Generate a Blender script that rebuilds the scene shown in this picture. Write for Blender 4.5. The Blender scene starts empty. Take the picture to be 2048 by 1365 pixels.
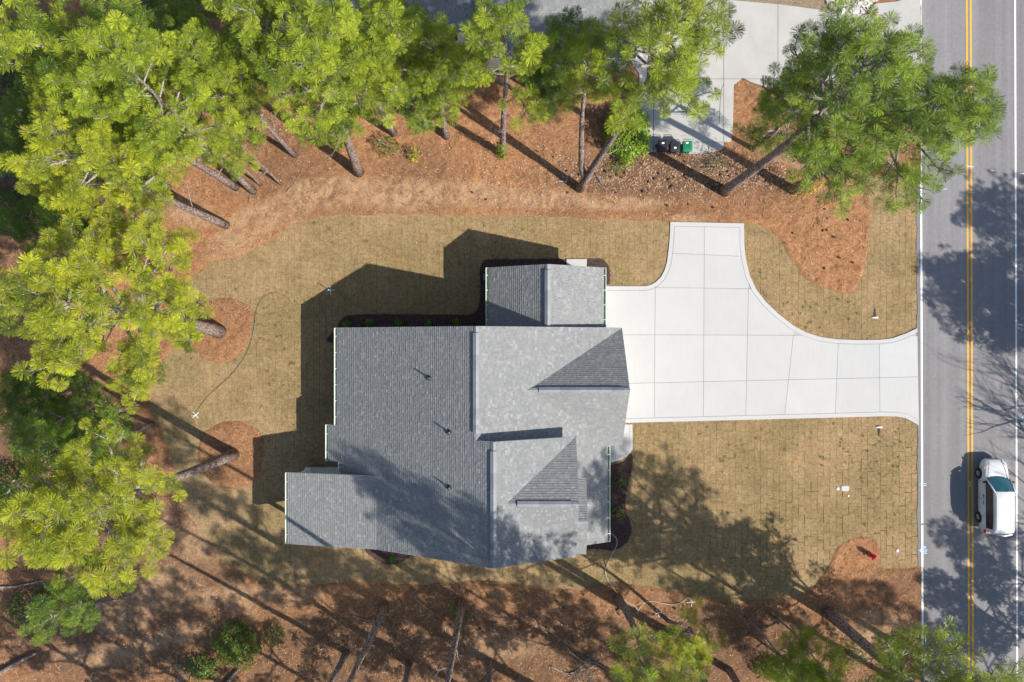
import bpy, bmesh, math, random
import numpy as np
from mathutils import Vector, Matrix, noise as mnoise

# ------------------------------------------------------------------ camera, sky, sun, exposure
scene = bpy.context.scene
CAM_H = 45.0                      # drone height above the ground, looking straight down
FPX = 1365.0                      # focal length in pixels of the 2048 px wide photograph
PPM = FPX / CAM_H                 # photograph pixels per metre on the ground
cam_d = bpy.data.cameras.new("camera")
cam_d.sensor_width = 36.0
cam_d.lens = 36.0 * FPX / 2048.0
cam_d.clip_end = 2000.0
cam = bpy.data.objects.new("camera", cam_d)
cam.location = (0, 0, CAM_H)
scene.collection.objects.link(cam)
scene.camera = cam

SUN_EL = math.radians(39.0)
SUN_AZ = (0.868, -0.497)          # ground direction towards the sun
world = bpy.data.worlds.new("World")
scene.world = world
world.use_nodes = True
wn = world.node_tree.nodes
sky = wn.new("ShaderNodeTexSky")
sky.sky_type = 'NISHITA'
sky.sun_disc = False
sky.sun_elevation = SUN_EL
sky.sun_rotation = math.atan2(SUN_AZ[0], SUN_AZ[1])
bg = wn["Background"]
bg.inputs[1].default_value = 0.112
world.node_tree.links.new(sky.outputs[0], bg.inputs[0])

sun_d = bpy.data.lights.new("sun", 'SUN')
sun_d.energy = 5.0
sun_d.angle = math.radians(0.55)
sun_d.color = (1.0, 0.925, 0.81)
sun = bpy.data.objects.new("sun", sun_d)
sv = Vector((SUN_AZ[0] * math.cos(SUN_EL), SUN_AZ[1] * math.cos(SUN_EL), math.sin(SUN_EL)))
sun.rotation_euler = sv.to_track_quat('Z', 'Y').to_euler()
sun.location = sv * 80
scene.collection.objects.link(sun)

vs = scene.view_settings
vs.view_transform = 'Standard'
vs.look = 'None'
vs.exposure = 0.58
vs.gamma = 1.0
vs.use_curve_mapping = False

# ------------------------------------------------------------------ helpers
COL = scene.collection
rnd = random.Random(7)
nprng = np.random.default_rng(11)


def W(px, py, z=0.0):
    """A place seen in the survey photograph at pixel px, py, at its real height z, in metres."""
    k = (CAM_H - z) / CAM_H / PPM
    return Vector(((px - 1024.0) * k, (682.5 - py) * k, z))


def W2(px, py, z=0.0):
    v = W(px, py, z)
    return (v.x, v.y)


def tag(o, label=None, cat=None, group=None, kind=None):
    if label: o["label"] = label
    if cat: o["category"] = cat
    if group: o["group"] = group
    if kind: o["kind"] = kind
    return o


def empty(name, loc=(0, 0, 0), rz=0.0):
    o = bpy.data.objects.new(name, None)
    o.location = loc
    o.rotation_euler = (0, 0, rz)
    o.empty_display_size = 0.2
    COL.objects.link(o)
    return o


class MB:
    """collects faces; build() makes ONE mesh object"""

    def __init__(self):
        self.v = []
        self.f = []
        self.m = []

    def add(self, verts, faces, mi=0):
        b = len(self.v)
        self.v.extend([tuple(p) for p in verts])
        self.f.extend([tuple(i + b for i in f) for f in faces])
        self.m.extend([mi] * len(faces))

    def box(self, lo, hi, mi=0):
        x0, y0, z0 = lo
        x1, y1, z1 = hi
        self.add([(x0, y0, z0), (x1, y0, z0), (x1, y1, z0), (x0, y1, z0), (x0, y0, z1), (x1, y0, z1), (x1, y1, z1), (x0, y1, z1)],
                 [(0, 3, 2, 1), (4, 5, 6, 7), (0, 1, 5, 4), (1, 2, 6, 5), (2, 3, 7, 6), (3, 0, 4, 7)], mi)

    def prism(self, poly, z0, z1, mi=0):
        """poly: list of (x,y) ; z0,z1 numbers or functions"""
        f0 = z0 if callable(z0) else (lambda x, y: z0)
        f1 = z1 if callable(z1) else (lambda x, y: z1)
        a = 0.0
        n = len(poly)
        for i in range(n):
            a += poly[i][0] * poly[(i + 1) % n][1] - poly[(i + 1) % n][0] * poly[i][1]
        if a < 0:
            poly = poly[::-1]
        vv = [(x, y, f0(x, y)) for x, y in poly] + [(x, y, f1(x, y)) for x, y in poly]
        ff = [tuple(range(n - 1, -1, -1)), tuple(range(n, 2 * n))]
        for i in range(n):
            j = (i + 1) % n
            ff.append((i, j, n + j, n + i))
        self.add(vv, ff, mi)

    def extrude(self, prof, axis, a, b, mi=0):
        """profile of (p,z) points extruded along x (axis 0, p=y) or y (axis 1, p=x)"""
        n = len(prof)
        def pt(p, z, t):
            return (t, p, z) if axis == 0 else (p, t, z)
        vv = [pt(p, z, a) for p, z in prof] + [pt(p, z, b) for p, z in prof]
        ff = [tuple(range(n)), tuple(range(2 * n - 1, n - 1, -1))]
        for i in range(n):
            j = (i + 1) % n
            ff.append((j, i, n + i, n + j))
        self.add(vv, ff, mi)

    def tube(self, pts, radii, sides=6, mi=0, cap=True):
        pts = [Vector(p) for p in pts]
        n = len(pts)
        base = len(self.v)
        ref = Vector((0.3, 0.5, 0.81)).normalized()
        for i, p in enumerate(pts):
            d = (pts[min(i + 1, n - 1)] - pts[max(i - 1, 0)])
            if d.length < 1e-9: d = Vector((0, 0, 1))
            d.normalize()
            u = d.cross(ref)
            if u.length < 1e-3: u = d.cross(Vector((1, 0, 0)))
            u.normalize()
            w = d.cross(u)
            r = radii[i] if hasattr(radii, '__len__') else radii
            for k in range(sides):
                a = 2 * math.pi * k / sides
                q = p + (u * math.cos(a) + w * math.sin(a)) * r
                self.v.append((q.x, q.y, q.z))
        for i in range(n - 1):
            for k in range(sides):
                k2 = (k + 1) % sides
                self.f.append((base + i * sides + k, base + i * sides + k2, base + (i + 1) * sides + k2, base + (i + 1) * sides + k))
                self.m.append(mi)
        if cap:
            self.f.append(tuple(base + k for k in range(sides - 1, -1, -1)))
            self.f.append(tuple(base + (n - 1) * sides + k for k in range(sides)))
            self.m.extend([mi, mi])

    def lathe(self, prof, sides=16, c=(0, 0, 0), mi=0):
        base = len(self.v)
        for r, z in prof:
            for k in range(sides):
                a = 2 * math.pi * k / sides
                self.v.append((c[0] + r * math.cos(a), c[1] + r * math.sin(a), c[2] + z))
        n = len(prof)
        for i in range(n - 1):
            for k in range(sides):
                k2 = (k + 1) % sides
                self.f.append((base + i * sides + k, base + i * sides + k2, base + (i + 1) * sides + k2, base + (i + 1) * sides + k))
                self.m.append(mi)
        self.f.append(tuple(base + k for k in range(sides - 1, -1, -1)))
        self.f.append(tuple(base + (n - 1) * sides + k for k in range(sides)))
        self.m.extend([mi, mi])

    def mesh(self, name, mats, smooth=False):
        me = bpy.data.meshes.new(name)
        me.from_pydata(self.v, [], self.f)
        if not isinstance(mats, (list, tuple)): mats = [mats]
        for m in mats: me.materials.append(m)
        if len(mats) > 1:
            me.polygons.foreach_set("material_index", self.m)
        if smooth:
            me.polygons.foreach_set("use_smooth", [True] * len(me.polygons))
        me.update()
        return me

    def build(self, name, mats, parent=None, loc=None, smooth=False):
        return link(name, self.mesh(name, mats, smooth), parent, loc)


def link(name, me, parent=None, loc=None):
    o = bpy.data.objects.new(name, me)
    if loc is not None: o.location = loc
    if parent is not None: o.parent = parent
    COL.objects.link(o)
    return o


def tri_mesh(name, V, T, mats, attrs=None, mi=None):
    """fast mesh from numpy vertices (n,3) and triangles (m,3)"""
    me = bpy.data.meshes.new(name)
    V = np.asarray(V, dtype=np.float32)
    T = np.asarray(T, dtype=np.int32)
    k = T.shape[1]
    me.vertices.add(len(V))
    me.vertices.foreach_set("co", V.ravel())
    me.loops.add(T.size)
    me.loops.foreach_set("vertex_index", T.ravel())
    me.polygons.add(len(T))
    me.polygons.foreach_set("loop_start", np.arange(0, T.size, k, dtype=np.int32))
    me.polygons.foreach_set("loop_total", np.full(len(T), k, dtype=np.int32))
    if not isinstance(mats, (list, tuple)): mats = [mats]
    for m in mats: me.materials.append(m)
    if mi is not None:
        me.polygons.foreach_set("material_index", np.asarray(mi, dtype=np.int32))
    if attrs:
        for an, av in attrs.items():
            a = me.attributes.new(an, 'FLOAT', 'POINT')
            a.data.foreach_set("value", np.asarray(av, dtype=np.float32))
    me.update(calc_edges=True)
    me.validate()
    return me


def catmull(pts, n=6, closed=True):
    out = []
    m = len(pts)
    rng_ = range(m) if closed else range(m - 1)
    for i in rng_:
        if closed:
            p0, p1, p2, p3 = pts[(i - 1) % m], pts[i], pts[(i + 1) % m], pts[(i + 2) % m]
        else:
            p0, p1, p2, p3 = pts[max(i - 1, 0)], pts[i], pts[i + 1], pts[min(i + 2, m - 1)]
        for k in range(n):
            t = k / n
            out.append(tuple(0.5 * ((2 * p1[a]) + (-p0[a] + p2[a]) * t + (2 * p0[a] - 5 * p1[a] + 4 * p2[a] - p3[a]) * t * t
                                    + (-p0[a] + 3 * p1[a] - 3 * p2[a] + p3[a]) * t ** 3) for a in range(len(p1))))
    if not closed: out.append(tuple(pts[-1]))
    return out


def sdf_poly(X, Y, poly):
    """signed distance, positive inside"""
    P = np.asarray(poly, dtype=float)
    d2 = np.full(X.shape, 1e18)
    inside = np.zeros(X.shape, dtype=bool)
    n = len(P)
    for i in range(n):
        ax, ay = P[i]
        bx, by = P[(i + 1) % n]
        ex, ey = bx - ax, by - ay
        L = ex * ex + ey * ey
        if L < 1e-12: continue
        t = np.clip(((X - ax) * ex + (Y - ay) * ey) / L, 0, 1)
        d2 = np.minimum(d2, (X - ax - t * ex) ** 2 + (Y - ay - t * ey) ** 2)
        c = ((ay > Y) != (by > Y))
        if abs(by - ay) > 1e-12:
            inside ^= c & (X < (bx - ax) * (Y - ay) / (by - ay) + ax)
    d = np.sqrt(d2)
    return np.where(inside, d, -d)


def clip_convex(sub, clip):
    """Sutherland-Hodgman; clip is convex, counter-clockwise"""
    out = list(sub)
    n = len(clip)
    for i in range(n):
        ax, ay = clip[i]
        bx, by = clip[(i + 1) % n]
        inp, out = out, []
        if not inp: return []
        def side(p): return (bx - ax) * (p[1] - ay) - (by - ay) * (p[0] - ax)
        for j in range(len(inp)):
            p, q = inp[j], inp[(j + 1) % len(inp)]
            sp, sq = side(p), side(q)
            if sp >= 0: out.append(p)
            if (sp >= 0) != (sq >= 0):
                t = sp / (sp - sq)
                out.append((p[0] + t * (q[0] - p[0]), p[1] + t * (q[1] - p[1])))
    return out


def poly_area(p):
    return 0.5 * sum(p[i][0] * p[(i + 1) % len(p)][1] - p[(i + 1) % len(p)][0] * p[i][1] for i in range(len(p)))


def vnoise(X, Y, s, seed=0):
    """smooth value noise on numpy arrays, -1..1"""
    r = np.random.default_rng(seed).random((64, 64)) * 2 - 1
    x = X * s + 1000.3
    y = Y * s + 1000.7
    xi = np.floor(x).astype(int)
    yi = np.floor(y).astype(int)
    fx = x - xi
    fy = y - yi
    fx = fx * fx * (3 - 2 * fx)
    fy = fy * fy * (3 - 2 * fy)
    a = r[xi % 64, yi % 64]
    b = r[(xi + 1) % 64, yi % 64]
    c = r[xi % 64, (yi + 1) % 64]
    d = r[(xi + 1) % 64, (yi + 1) % 64]
    return (a * (1 - fx) + b * fx) * (1 - fy) + (c * (1 - fx) + d * fx) * fy


# ------------------------------------------------------------------ materials
class NT:
    def __init__(self, name):
        self.mat = bpy.data.materials.new(name)
        self.mat.use_nodes = True
        self.t = self.mat.node_tree
        self.n = self.t.nodes
        self.b = self.n["Principled BSDF"]

    def new(self, typ, **kw):
        nd = self.n.new(typ)
        for k, v in kw.items():
            if k in nd.inputs: nd.inputs[k].default_value = v
            else: setattr(nd, k, v)
        return nd

    def l(self, a, b):
        self.t.links.new(a, b)

    def coord(self, kind='Object'):
        return self.new("ShaderNodeTexCoord").outputs[kind]

    def noise(self, vec, scale, detail=4, rough=0.55, dist=0.0):
        nd = self.new("ShaderNodeTexNoise")
        nd.inputs["Scale"].default_value = scale
        nd.inputs["Detail"].default_value = detail
        nd.inputs["Roughness"].default_value = rough
        nd.inputs["Distortion"].default_value = dist
        if vec is not None: self.l(vec, nd.inputs["Vector"])
        return nd.outputs["Fac"]

    def ramp(self, fac, stops):
        nd = self.new("ShaderNodeValToRGB")
        el = nd.color_ramp.elements
        el[0].position, el[0].color = stops[0][0], (*stops[0][1], 1)
        el[1].position, el[1].color = stops[-1][0], (*stops[-1][1], 1)
        for p, c in stops[1:-1]:
            e = el.new(p)
            e.color = (*c, 1)
        self.l(fac, nd.inputs["Fac"])
        return nd.outputs["Color"]

    def mix(self, fac, a, b, mode='MIX'):
        nd = self.new("ShaderNodeMix")
        nd.data_type = 'RGBA'
        nd.blend_type = mode
        for s, v in ((nd.inputs[0], fac), (nd.inputs[6], a), (nd.inputs[7], b)):
            if isinstance(v, (int, float)): s.default_value = v
            elif isinstance(v, tuple): s.default_value = (*v, 1) if len(v) == 3 else v
            else: self.l(v, s)
        return nd.outputs[2]

    def math(self, op, a, b=None):
        nd = self.new("ShaderNodeMath")
        nd.operation = op
        for i, v in enumerate((a, b)):
            if v is None: continue
            if isinstance(v, (int, float)): nd.inputs[i].default_value = v
            else: self.l(v, nd.inputs[i])
        return nd.outputs[0]

    def attr(self, name):
        nd = self.new("ShaderNodeAttribute")
        nd.attribute_name = name
        return nd.outputs["Fac"]

    def bump(self, h, strength=0.5, dist=0.02):
        nd = self.new("ShaderNodeBump")
        nd.inputs["Strength"].default_value = strength
        nd.inputs["Distance"].default_value = dist
        self.l(h, nd.inputs["Height"])
        self.l(nd.outputs[0], self.b.inputs["Normal"])

    def color(self, c):
        if isinstance(c, tuple): self.b.inputs["Base Color"].default_value = (*c, 1)
        else: self.l(c, self.b.inputs["Base Color"])

    def set(self, rough=0.8, metal=0.0, spec=None):
        self.b.inputs["Roughness"].default_value = rough
        self.b.inputs["Metallic"].default_value = metal
        if spec is not None: self.b.inputs["Specular IOR Level"].default_value = spec
        return self


def mat_simple(name, c, rough=0.7, metal=0.0, var=0.12, scale=6.0, bump=0.0, spec=None):
    t = NT(name)
    nz = t.noise(t.coord(), scale, 5)
    lo = tuple(x * (1 - var) for x in c)
    hi = tuple(min(1, x * (1 + var)) for x in c)
    t.color(t.ramp(nz, [(0.3, lo), (0.7, hi)]))
    t.set(rough, metal, spec)
    if bump > 0: t.bump(t.noise(t.coord(), scale * 6, 4), bump, 0.01)
    return t.mat


def mat_ground():
    t = NT("pine_straw_ground")
    pos = t.new("ShaderNodeNewGeometry").outputs["Position"]
    big = t.noise(pos, 0.22, 4, 0.6)
    mid = t.noise(pos, 1.6, 5, 0.65, 0.6)
    fine = t.noise(pos, 9.0, 6, 0.75, 1.2)
    grain = t.noise(pos, 34.0, 4, 0.8, 0.5)
    straw = t.ramp(fine, [(0.30, (0.150, 0.062, 0.026)), (0.46, (0.375, 0.175, 0.076)), (0.58, (0.50, 0.262, 0.132)), (0.72, (0.64, 0.42, 0.27))])
    straw = t.mix(t.math('MULTIPLY', t.ramp(mid, [(0.35, (0, 0, 0)), (0.7, (1, 1, 1))]), 0.4), straw, (0.40, 0.215, 0.115))
    straw = t.mix(t.math('MULTIPLY', t.ramp(grain, [(0.35, (1, 1, 1)), (0.52, (0, 0, 0))]), 0.5), straw, (0.10, 0.045, 0.022))
    straw = t.mix(t.math('MULTIPLY', t.ramp(big, [(0.45, (0, 0, 0)), (0.65, (1, 1, 1))]), 0.35), straw, (0.23, 0.115, 0.06))
    clump = t.noise(pos, 3.2, 6, .72, 1.0)
    straw = t.mix(1.0, straw, t.ramp(clump, [(0.30, (0.50, 0.46, 0.44)), (0.48, (1.0, 1.0, 1.0)), (0.70, (1.38, 1.44, 1.52))]), 'MULTIPLY')
    old_and_shade = t.ramp(fine, [(0.3, (0.075, 0.042, 0.026)), (0.52, (0.175, 0.10, 0.062)), (0.75, (0.34, 0.25, 0.175))])
    c = t.mix(t.attr("litter"), straw, old_and_shade)  # brown of old litter, also the painted shade of the wood floor
    old_and_shade = t.mix(1.0, old_and_shade, t.ramp(clump, [(0.30, (0.55, 0.52, 0.5)), (0.48, (1.0, 1.0, 1.0)), (0.70, (1.35, 1.36, 1.4))]), 'MULTIPLY')
    sandc = t.ramp(fine, [(0.3, (0.34, 0.19, 0.105)), (0.55, (0.50, 0.330, 0.195)), (0.8, (0.62, 0.48, 0.34))])
    sm = t.math('MULTIPLY', t.attr("sand"), t.ramp(t.noise(pos, 1.1, 7, .72, 1.5), [(0.36, (0, 0, 0)), (0.55, (1, 1, 1))]))
    c = t.mix(sm, c, sandc)
    dry = t.ramp(fine, [(0.3, (0.16, 0.12, 0.07)), (0.6, (0.36, 0.29, 0.20)), (0.8, (0.45, 0.38, 0.30))])
    c = t.mix(t.attr("dry"), c, dry)
    soil = t.ramp(fine, [(0.3, (0.13, 0.09, 0.052)), (0.7, (0.22, 0.155, 0.09))])
    c = t.mix(t.attr("soil"), c, soil)
    t.color(c)
    t.set(0.95, 0, 0.15)
    h = t.math('ADD', t.math('MULTIPLY', fine, 1.0), t.math('MULTIPLY', grain, 0.6))
    t.bump(h, 1.0, 0.09)
    return t.mat


def mat_sod():
    t = NT("dormant_sod")
    geo = t.new("ShaderNodeNewGeometry")
    pos = geo.outputs["Position"]
    oi = t.new("ShaderNodeObjectInfo")
    r = t.math('FRACT', t.math('ADD', geo.outputs["Random Per Island"], oi.outputs["Random"]))
    big = t.noise(pos, 0.16, 4, 0.6)
    mid = t.noise(pos, 1.1, 4, 0.6)
    fine = t.noise(pos, 14.0, 5, 0.75, 0.6)
    grain = t.noise(pos, 48.0, 4, 0.8)
    tan = t.ramp(fine, [(0.28, (0.150, 0.100, 0.052)), (0.45, (0.295, 0.212, 0.122)), (0.60, (0.375, 0.285, 0.178)), (0.78, (0.50, 0.405, 0.28))])
    olive = t.ramp(fine, [(0.28, (0.115, 0.088, 0.042)), (0.5, (0.245, 0.190, 0.102)), (0.75, (0.42, 0.335, 0.20))])
    c = t.mix(t.ramp(big, [(0.42, (0, 0, 0)), (0.62, (1, 1, 1))]), tan, olive)
    c = t.mix(t.math('MULTIPLY', t.ramp(mid, [(0.5, (0, 0, 0)), (0.75, (1, 1, 1))]), 0.45), c, (0.235, 0.150, 0.075))
    c = t.mix(t.math('MULTIPLY', t.ramp(grain, [(0.36, (1, 1, 1)), (0.5, (0, 0, 0))]), 0.55), c, (0.085, 0.062, 0.032))
    lump = t.noise(pos, 4.2, 5, .7, .4)
    c = t.mix(1.0, c, t.ramp(lump, [(0.30, (0.70, 0.69, 0.66)), (0.5, (1.0, 1.0, 1.0)), (0.70, (1.24, 1.22, 1.2))]), 'MULTIPLY')
    patch = t.noise(pos, .45, 5, .65, .8)
    c = t.mix(.8, c, t.ramp(patch, [(0.34, (0.86, 0.88, 0.84)), (0.5, (1.0, 1.0, 1.0)), (0.66, (1.13, 1.09, 1.05))]), 'MULTIPLY')
    c = t.mix(1.0, c, (1.02, .985, .90), 'MULTIPLY')
    v = t.ramp(r, [(0, (0.95, 0.95, 0.95)), (1, (1.05, 1.05, 1.05))])
    c = t.mix(1.0, c, v, 'MULTIPLY')
    t.color(c)
    t.set(0.95, 0, 0.15)
    t.bump(t.math('ADD', fine, grain), 0.8, 0.035)
    return t.mat


def mat_shingle():
    t = NT("asphalt_shingle")
    geo = t.new("ShaderNodeNewGeometry")
    r = geo.outputs["Random Per Island"]
    pos = geo.outputs["Position"]
    base = t.ramp(r, [(0.0, (0.196, 0.206, 0.218)), (0.30, (0.214, 0.224, 0.235)), (0.62, (0.230, 0.239, 0.249)),
                      (0.88, (0.248, 0.258, 0.266)), (1.0, (0.298, 0.310, 0.314))])
    g = t.noise(pos, 70, 3, 0.7)
    c = t.mix(0.5, base, t.ramp(g, [(0.3, (0.55, 0.55, 0.57)), (0.7, (1.25, 1.25, 1.22))]), 'MULTIPLY')
    st = t.noise(pos, 0.5, 4, 0.6)
    c = t.mix(0.1, c, t.ramp(st, [(0.35, (0.75, 0.76, 0.8)), (0.65, (1.15, 1.13, 1.1))]), 'MULTIPLY')
    t.color(c)
    t.set(0.9, 0, 0.2)
    t.bump(g, 0.4, 0.01)
    return t.mat


def mat_concrete(name, base, stain, var=0.06):
    t = NT(name)
    geo = t.new("ShaderNodeNewGeometry")
    pos = geo.outputs["Position"]
    oi = t.new("ShaderNodeObjectInfo")
    big = t.noise(pos, 0.6, 5, 0.6)
    fine = t.noise(pos, 40, 4, 0.7)
    c = t.ramp(big, [(0.3, tuple(x * (1 - var) for x in base)), (0.7, tuple(min(1, x * (1 + var)) for x in base))])
    mpn = t.new("ShaderNodeMapping")
    mpn.inputs["Scale"].default_value = (14, 0.8, 1)
    t.l(pos, mpn.inputs["Vector"])
    br = t.noise(mpn.outputs[0], 1.0, 3, 0.6)
    c = t.mix(0.3, c, t.ramp(br, [(0.3, (0.9, 0.9, 0.9)), (0.7, (1.06, 1.06, 1.06))]), 'MULTIPLY')
    c = t.mix(0.35, c, t.ramp(fine, [(0.3, (0.88, 0.88, 0.88)), (0.7, (1.08, 1.08, 1.08))]), 'MULTIPLY')
    c = t.mix(0.6, c, t.ramp(oi.outputs["Random"], [(0, (0.95, 0.95, 0.95)), (1, (1.04, 1.04, 1.04))]), 'MULTIPLY')
    sn = t.noise(pos, 0.35, 6, 0.7, 0.8)
    c = t.mix(t.math('MULTIPLY', t.ramp(sn, [(0.55, (0, 0, 0)), (0.72, (1, 1, 1))]), stain), c, tuple(x * 0.6 for x in base))
    t.color(c)
    t.set(0.85, 0, 0.3)
    t.bump(fine, 0.15, 0.005)
    return t.mat


def mat_asphalt():
    t = NT("asphalt")
    pos = t.new("ShaderNodeNewGeometry").outputs["Position"]
    mpn = t.new("ShaderNodeMapping")
    mpn.inputs["Scale"].default_value = (1.1, 0.015, 1)
    t.l(pos, mpn.inputs["Vector"])
    streak = t.noise(mpn.outputs[0], 1.2, 4, 0.6)
    big = t.noise(pos, 0.4, 5, 0.65)
    fine = t.noise(pos, 60, 3, 0.8)
    c = t.ramp(streak, [(0.3, (0.165, 0.162, 0.172)), (0.7, (0.235, 0.230, 0.240))])
    c = t.mix(0.35, c, t.ramp(big, [(0.3, (0.82, 0.82, 0.83)), (0.7, (1.14, 1.13, 1.12))]), 'MULTIPLY')
    c = t.mix(0.6, c, t.ramp(fine, [(0.3, (0.72, 0.72, 0.72)), (0.7, (1.22, 1.22, 1.22))]), 'MULTIPLY')
    spot = t.noise(pos, 5.0, 6, .75, .5)
    c = t.mix(0.55, c, t.ramp(spot, [(0.30, (0.78, 0.78, 0.79)), (0.5, (1.0, 1.0, 1.0)), (0.74, (1.28, 1.27, 1.25))]), 'MULTIPLY')
    t.color(c)
    t.set(0.85, 0, 0.35)
    t.bump(fine, 0.3, 0.01)
    return t.mat


def mat_paint(name, c, worn=0.25):
    t = NT(name)
    pos = t.new("ShaderNodeNewGeometry").outputs["Position"]
    nz = t.noise(pos, 18, 5, 0.7)
    n2 = t.noise(pos, 0.8, 3)
    f = t.math('MULTIPLY', t.ramp(t.math('ADD', t.math('MULTIPLY', nz, 0.7), t.math('MULTIPLY', n2, 0.3)), [(0.5, (0, 0, 0)), (0.62, (1, 1, 1))]), worn)
    t.color(t.mix(f, c, (0.15, 0.15, 0.155)))
    t.set(0.7, 0, 0.3)
    return t.mat


def mat_bark(name, lo, hi, plate=8.0):
    t = NT(name)
    co = t.coord()
    mpn = t.new("ShaderNodeMapping")
    mpn.inputs["Scale"].default_value = (1.6, 1.6, 0.6)
    t.l(co, mpn.inputs["Vector"])
    vo = t.new("ShaderNodeTexVoronoi")
    vo.inputs["Scale"].default_value = plate
    t.l(mpn.outputs[0], vo.inputs["Vector"])
    nz = t.noise(mpn.outputs[0], plate * 1.5, 5, 0.7)
    f = t.math('ADD', t.math('MULTIPLY', vo.outputs["Distance"], 0.5), t.math('MULTIPLY', nz, 0.6))
    t.color(t.ramp(f, [(0.3, hi), (0.62, lo), (0.8, tuple(x * 0.5 for x in lo))]))
    t.set(0.95, 0, 0.1)
    t.bump(t.math('MULTIPLY', f, -1.0), 0.9, 0.05)
    return t.mat


def mat_leaf(name, dark, light, transl=0.3, use_tone=True, rough=0.55, spec=0.3):
    t = NT(name)
    geo = t.new("ShaderNodeNewGeometry")
    oi = t.new("ShaderNodeObjectInfo")
    r = geo.outputs["Random Per Island"]
    f = t.math('ADD', t.math('MULTIPLY', t.attr("tone"), 0.7), t.math('MULTIPLY', r, 0.3)) if use_tone else r
    mid = tuple(0.5 * (a + b) for a, b in zip(dark, light))
    c = t.ramp(f, [(0.05, dark), (0.5, mid), (0.95, light)])
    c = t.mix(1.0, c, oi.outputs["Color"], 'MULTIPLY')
    t.color(c)
    t.set(rough, 0, spec)
    tr = t.new("ShaderNodeBsdfTranslucent")
    t.l(c, tr.inputs["Color"])
    ms = t.new("ShaderNodeMixShader")
    ms.inputs[0].default_value = transl
    t.l(t.b.outputs[0], ms.inputs[1])
    t.l(tr.outputs[0], ms.inputs[2])
    t.l(ms.outputs[0], t.n["Material Output"].inputs[0])
    return t.mat


def mat_island(name, lo, hi, rough=0.9):
    t = NT(name)
    geo = t.new("ShaderNodeNewGeometry")
    t.color(t.ramp(geo.outputs["Random Per Island"], [(0.0, lo), (1.0, hi)]))
    t.set(rough, 0, 0.2)
    return t.mat


M = {}
M['ground'] = mat_ground()
M['sod'] = mat_sod()
M['shingle'] = mat_shingle()
M['concrete'] = mat_concrete("new_concrete", (0.455, 0.46, 0.465), 0.03, 0.025)
M['old_concrete'] = mat_concrete("old_concrete", (0.40, 0.395, 0.38), 0.25, 0.06)
M['asphalt'] = mat_asphalt()
M['white_paint'] = mat_paint("road_white", (0.78, 0.78, 0.76), 0.25)
M['yellow_paint'] = mat_paint("road_yellow", (0.72, 0.38, 0.03), 0.25)
M['blue_paint'] = mat_paint("spray_blue", (0.36, 0.60, 0.78), 0.35)
M['spray_white'] = mat_paint("spray_white", (0.6, 0.6, 0.6), 0.5)
M['bark'] = mat_bark("pine_bark", (0.145, 0.108, 0.096), (0.40, 0.335, 0.31))
M['branch'] = mat_bark("branch_bark", (0.24, 0.21, 0.19), (0.56, 0.53, 0.50), 14)
M['needle'] = mat_leaf("pine_needles", (0.042, 0.095, 0.011), (0.42, 0.485, 0.036), 0.22)
M['bud'] = mat_simple("pine_bud", (0.55, 0.50, 0.44), 0.8)
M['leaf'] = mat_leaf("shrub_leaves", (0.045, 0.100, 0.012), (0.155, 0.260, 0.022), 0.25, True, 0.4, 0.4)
M['flower'] = mat_leaf("yellow_flowers", (0.55, 0.38, 0.01), (0.80, 0.62, 0.03), 0.2)
M['straw'] = mat_island("loose_needles", (0.20, 0.085, 0.035), (0.62, 0.40, 0.22))
M['deadleaf'] = mat_island("dead_leaves", (0.17, 0.09, 0.05), (0.52, 0.39, 0.29))
M['cone'] = mat_simple("pine_cone", (0.075, 0.045, 0.03), 0.9, 0, 0.3, 30)
M['weed'] = mat_island("weed_blades", (0.065, 0.085, 0.025), (0.15, 0.18, 0.06))
M['mulch'] = mat_simple("mulch_bed", (0.055, 0.032, 0.030), 0.95, 0, 0.45, 9.0, 0.9)
M['chips'] = mat_island("mulch_chips", (0.045, 0.026, 0.024), (0.15, 0.095, 0.085))
M['ridge'] = mat_island("ridge_cap_shingle", (0.195, 0.21, 0.235), (0.265, 0.28, 0.305))
M['wall'] = mat_simple("house_siding", (0.62, 0.63, 0.62), 0.7, 0, 0.04)
M['trim'] = mat_simple("white_trim", (0.80, 0.80, 0.79), 0.5, 0, 0.03)
M['green_film'] = mat_simple("green_gutter", (0.20, 0.36, 0.17), 0.5, 0, 0.1)
M['glass'] = mat_simple("dark_glass", (0.02, 0.025, 0.03), 0.08, 0, 0.05)
M['black'] = mat_simple("black_rubber", (0.016, 0.016, 0.017), 0.7, 0, 0.2)
M['pipe'] = mat_simple("dark_pipe", (0.03, 0.031, 0.033), 0.5)
M['metal'] = mat_simple("galvanised_metal", (0.42, 0.43, 0.44), 0.35, 0.7)
M['stone'] = mat_island("rip_rap", (0.36, 0.335, 0.33), (0.70, 0.67, 0.66))

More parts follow.
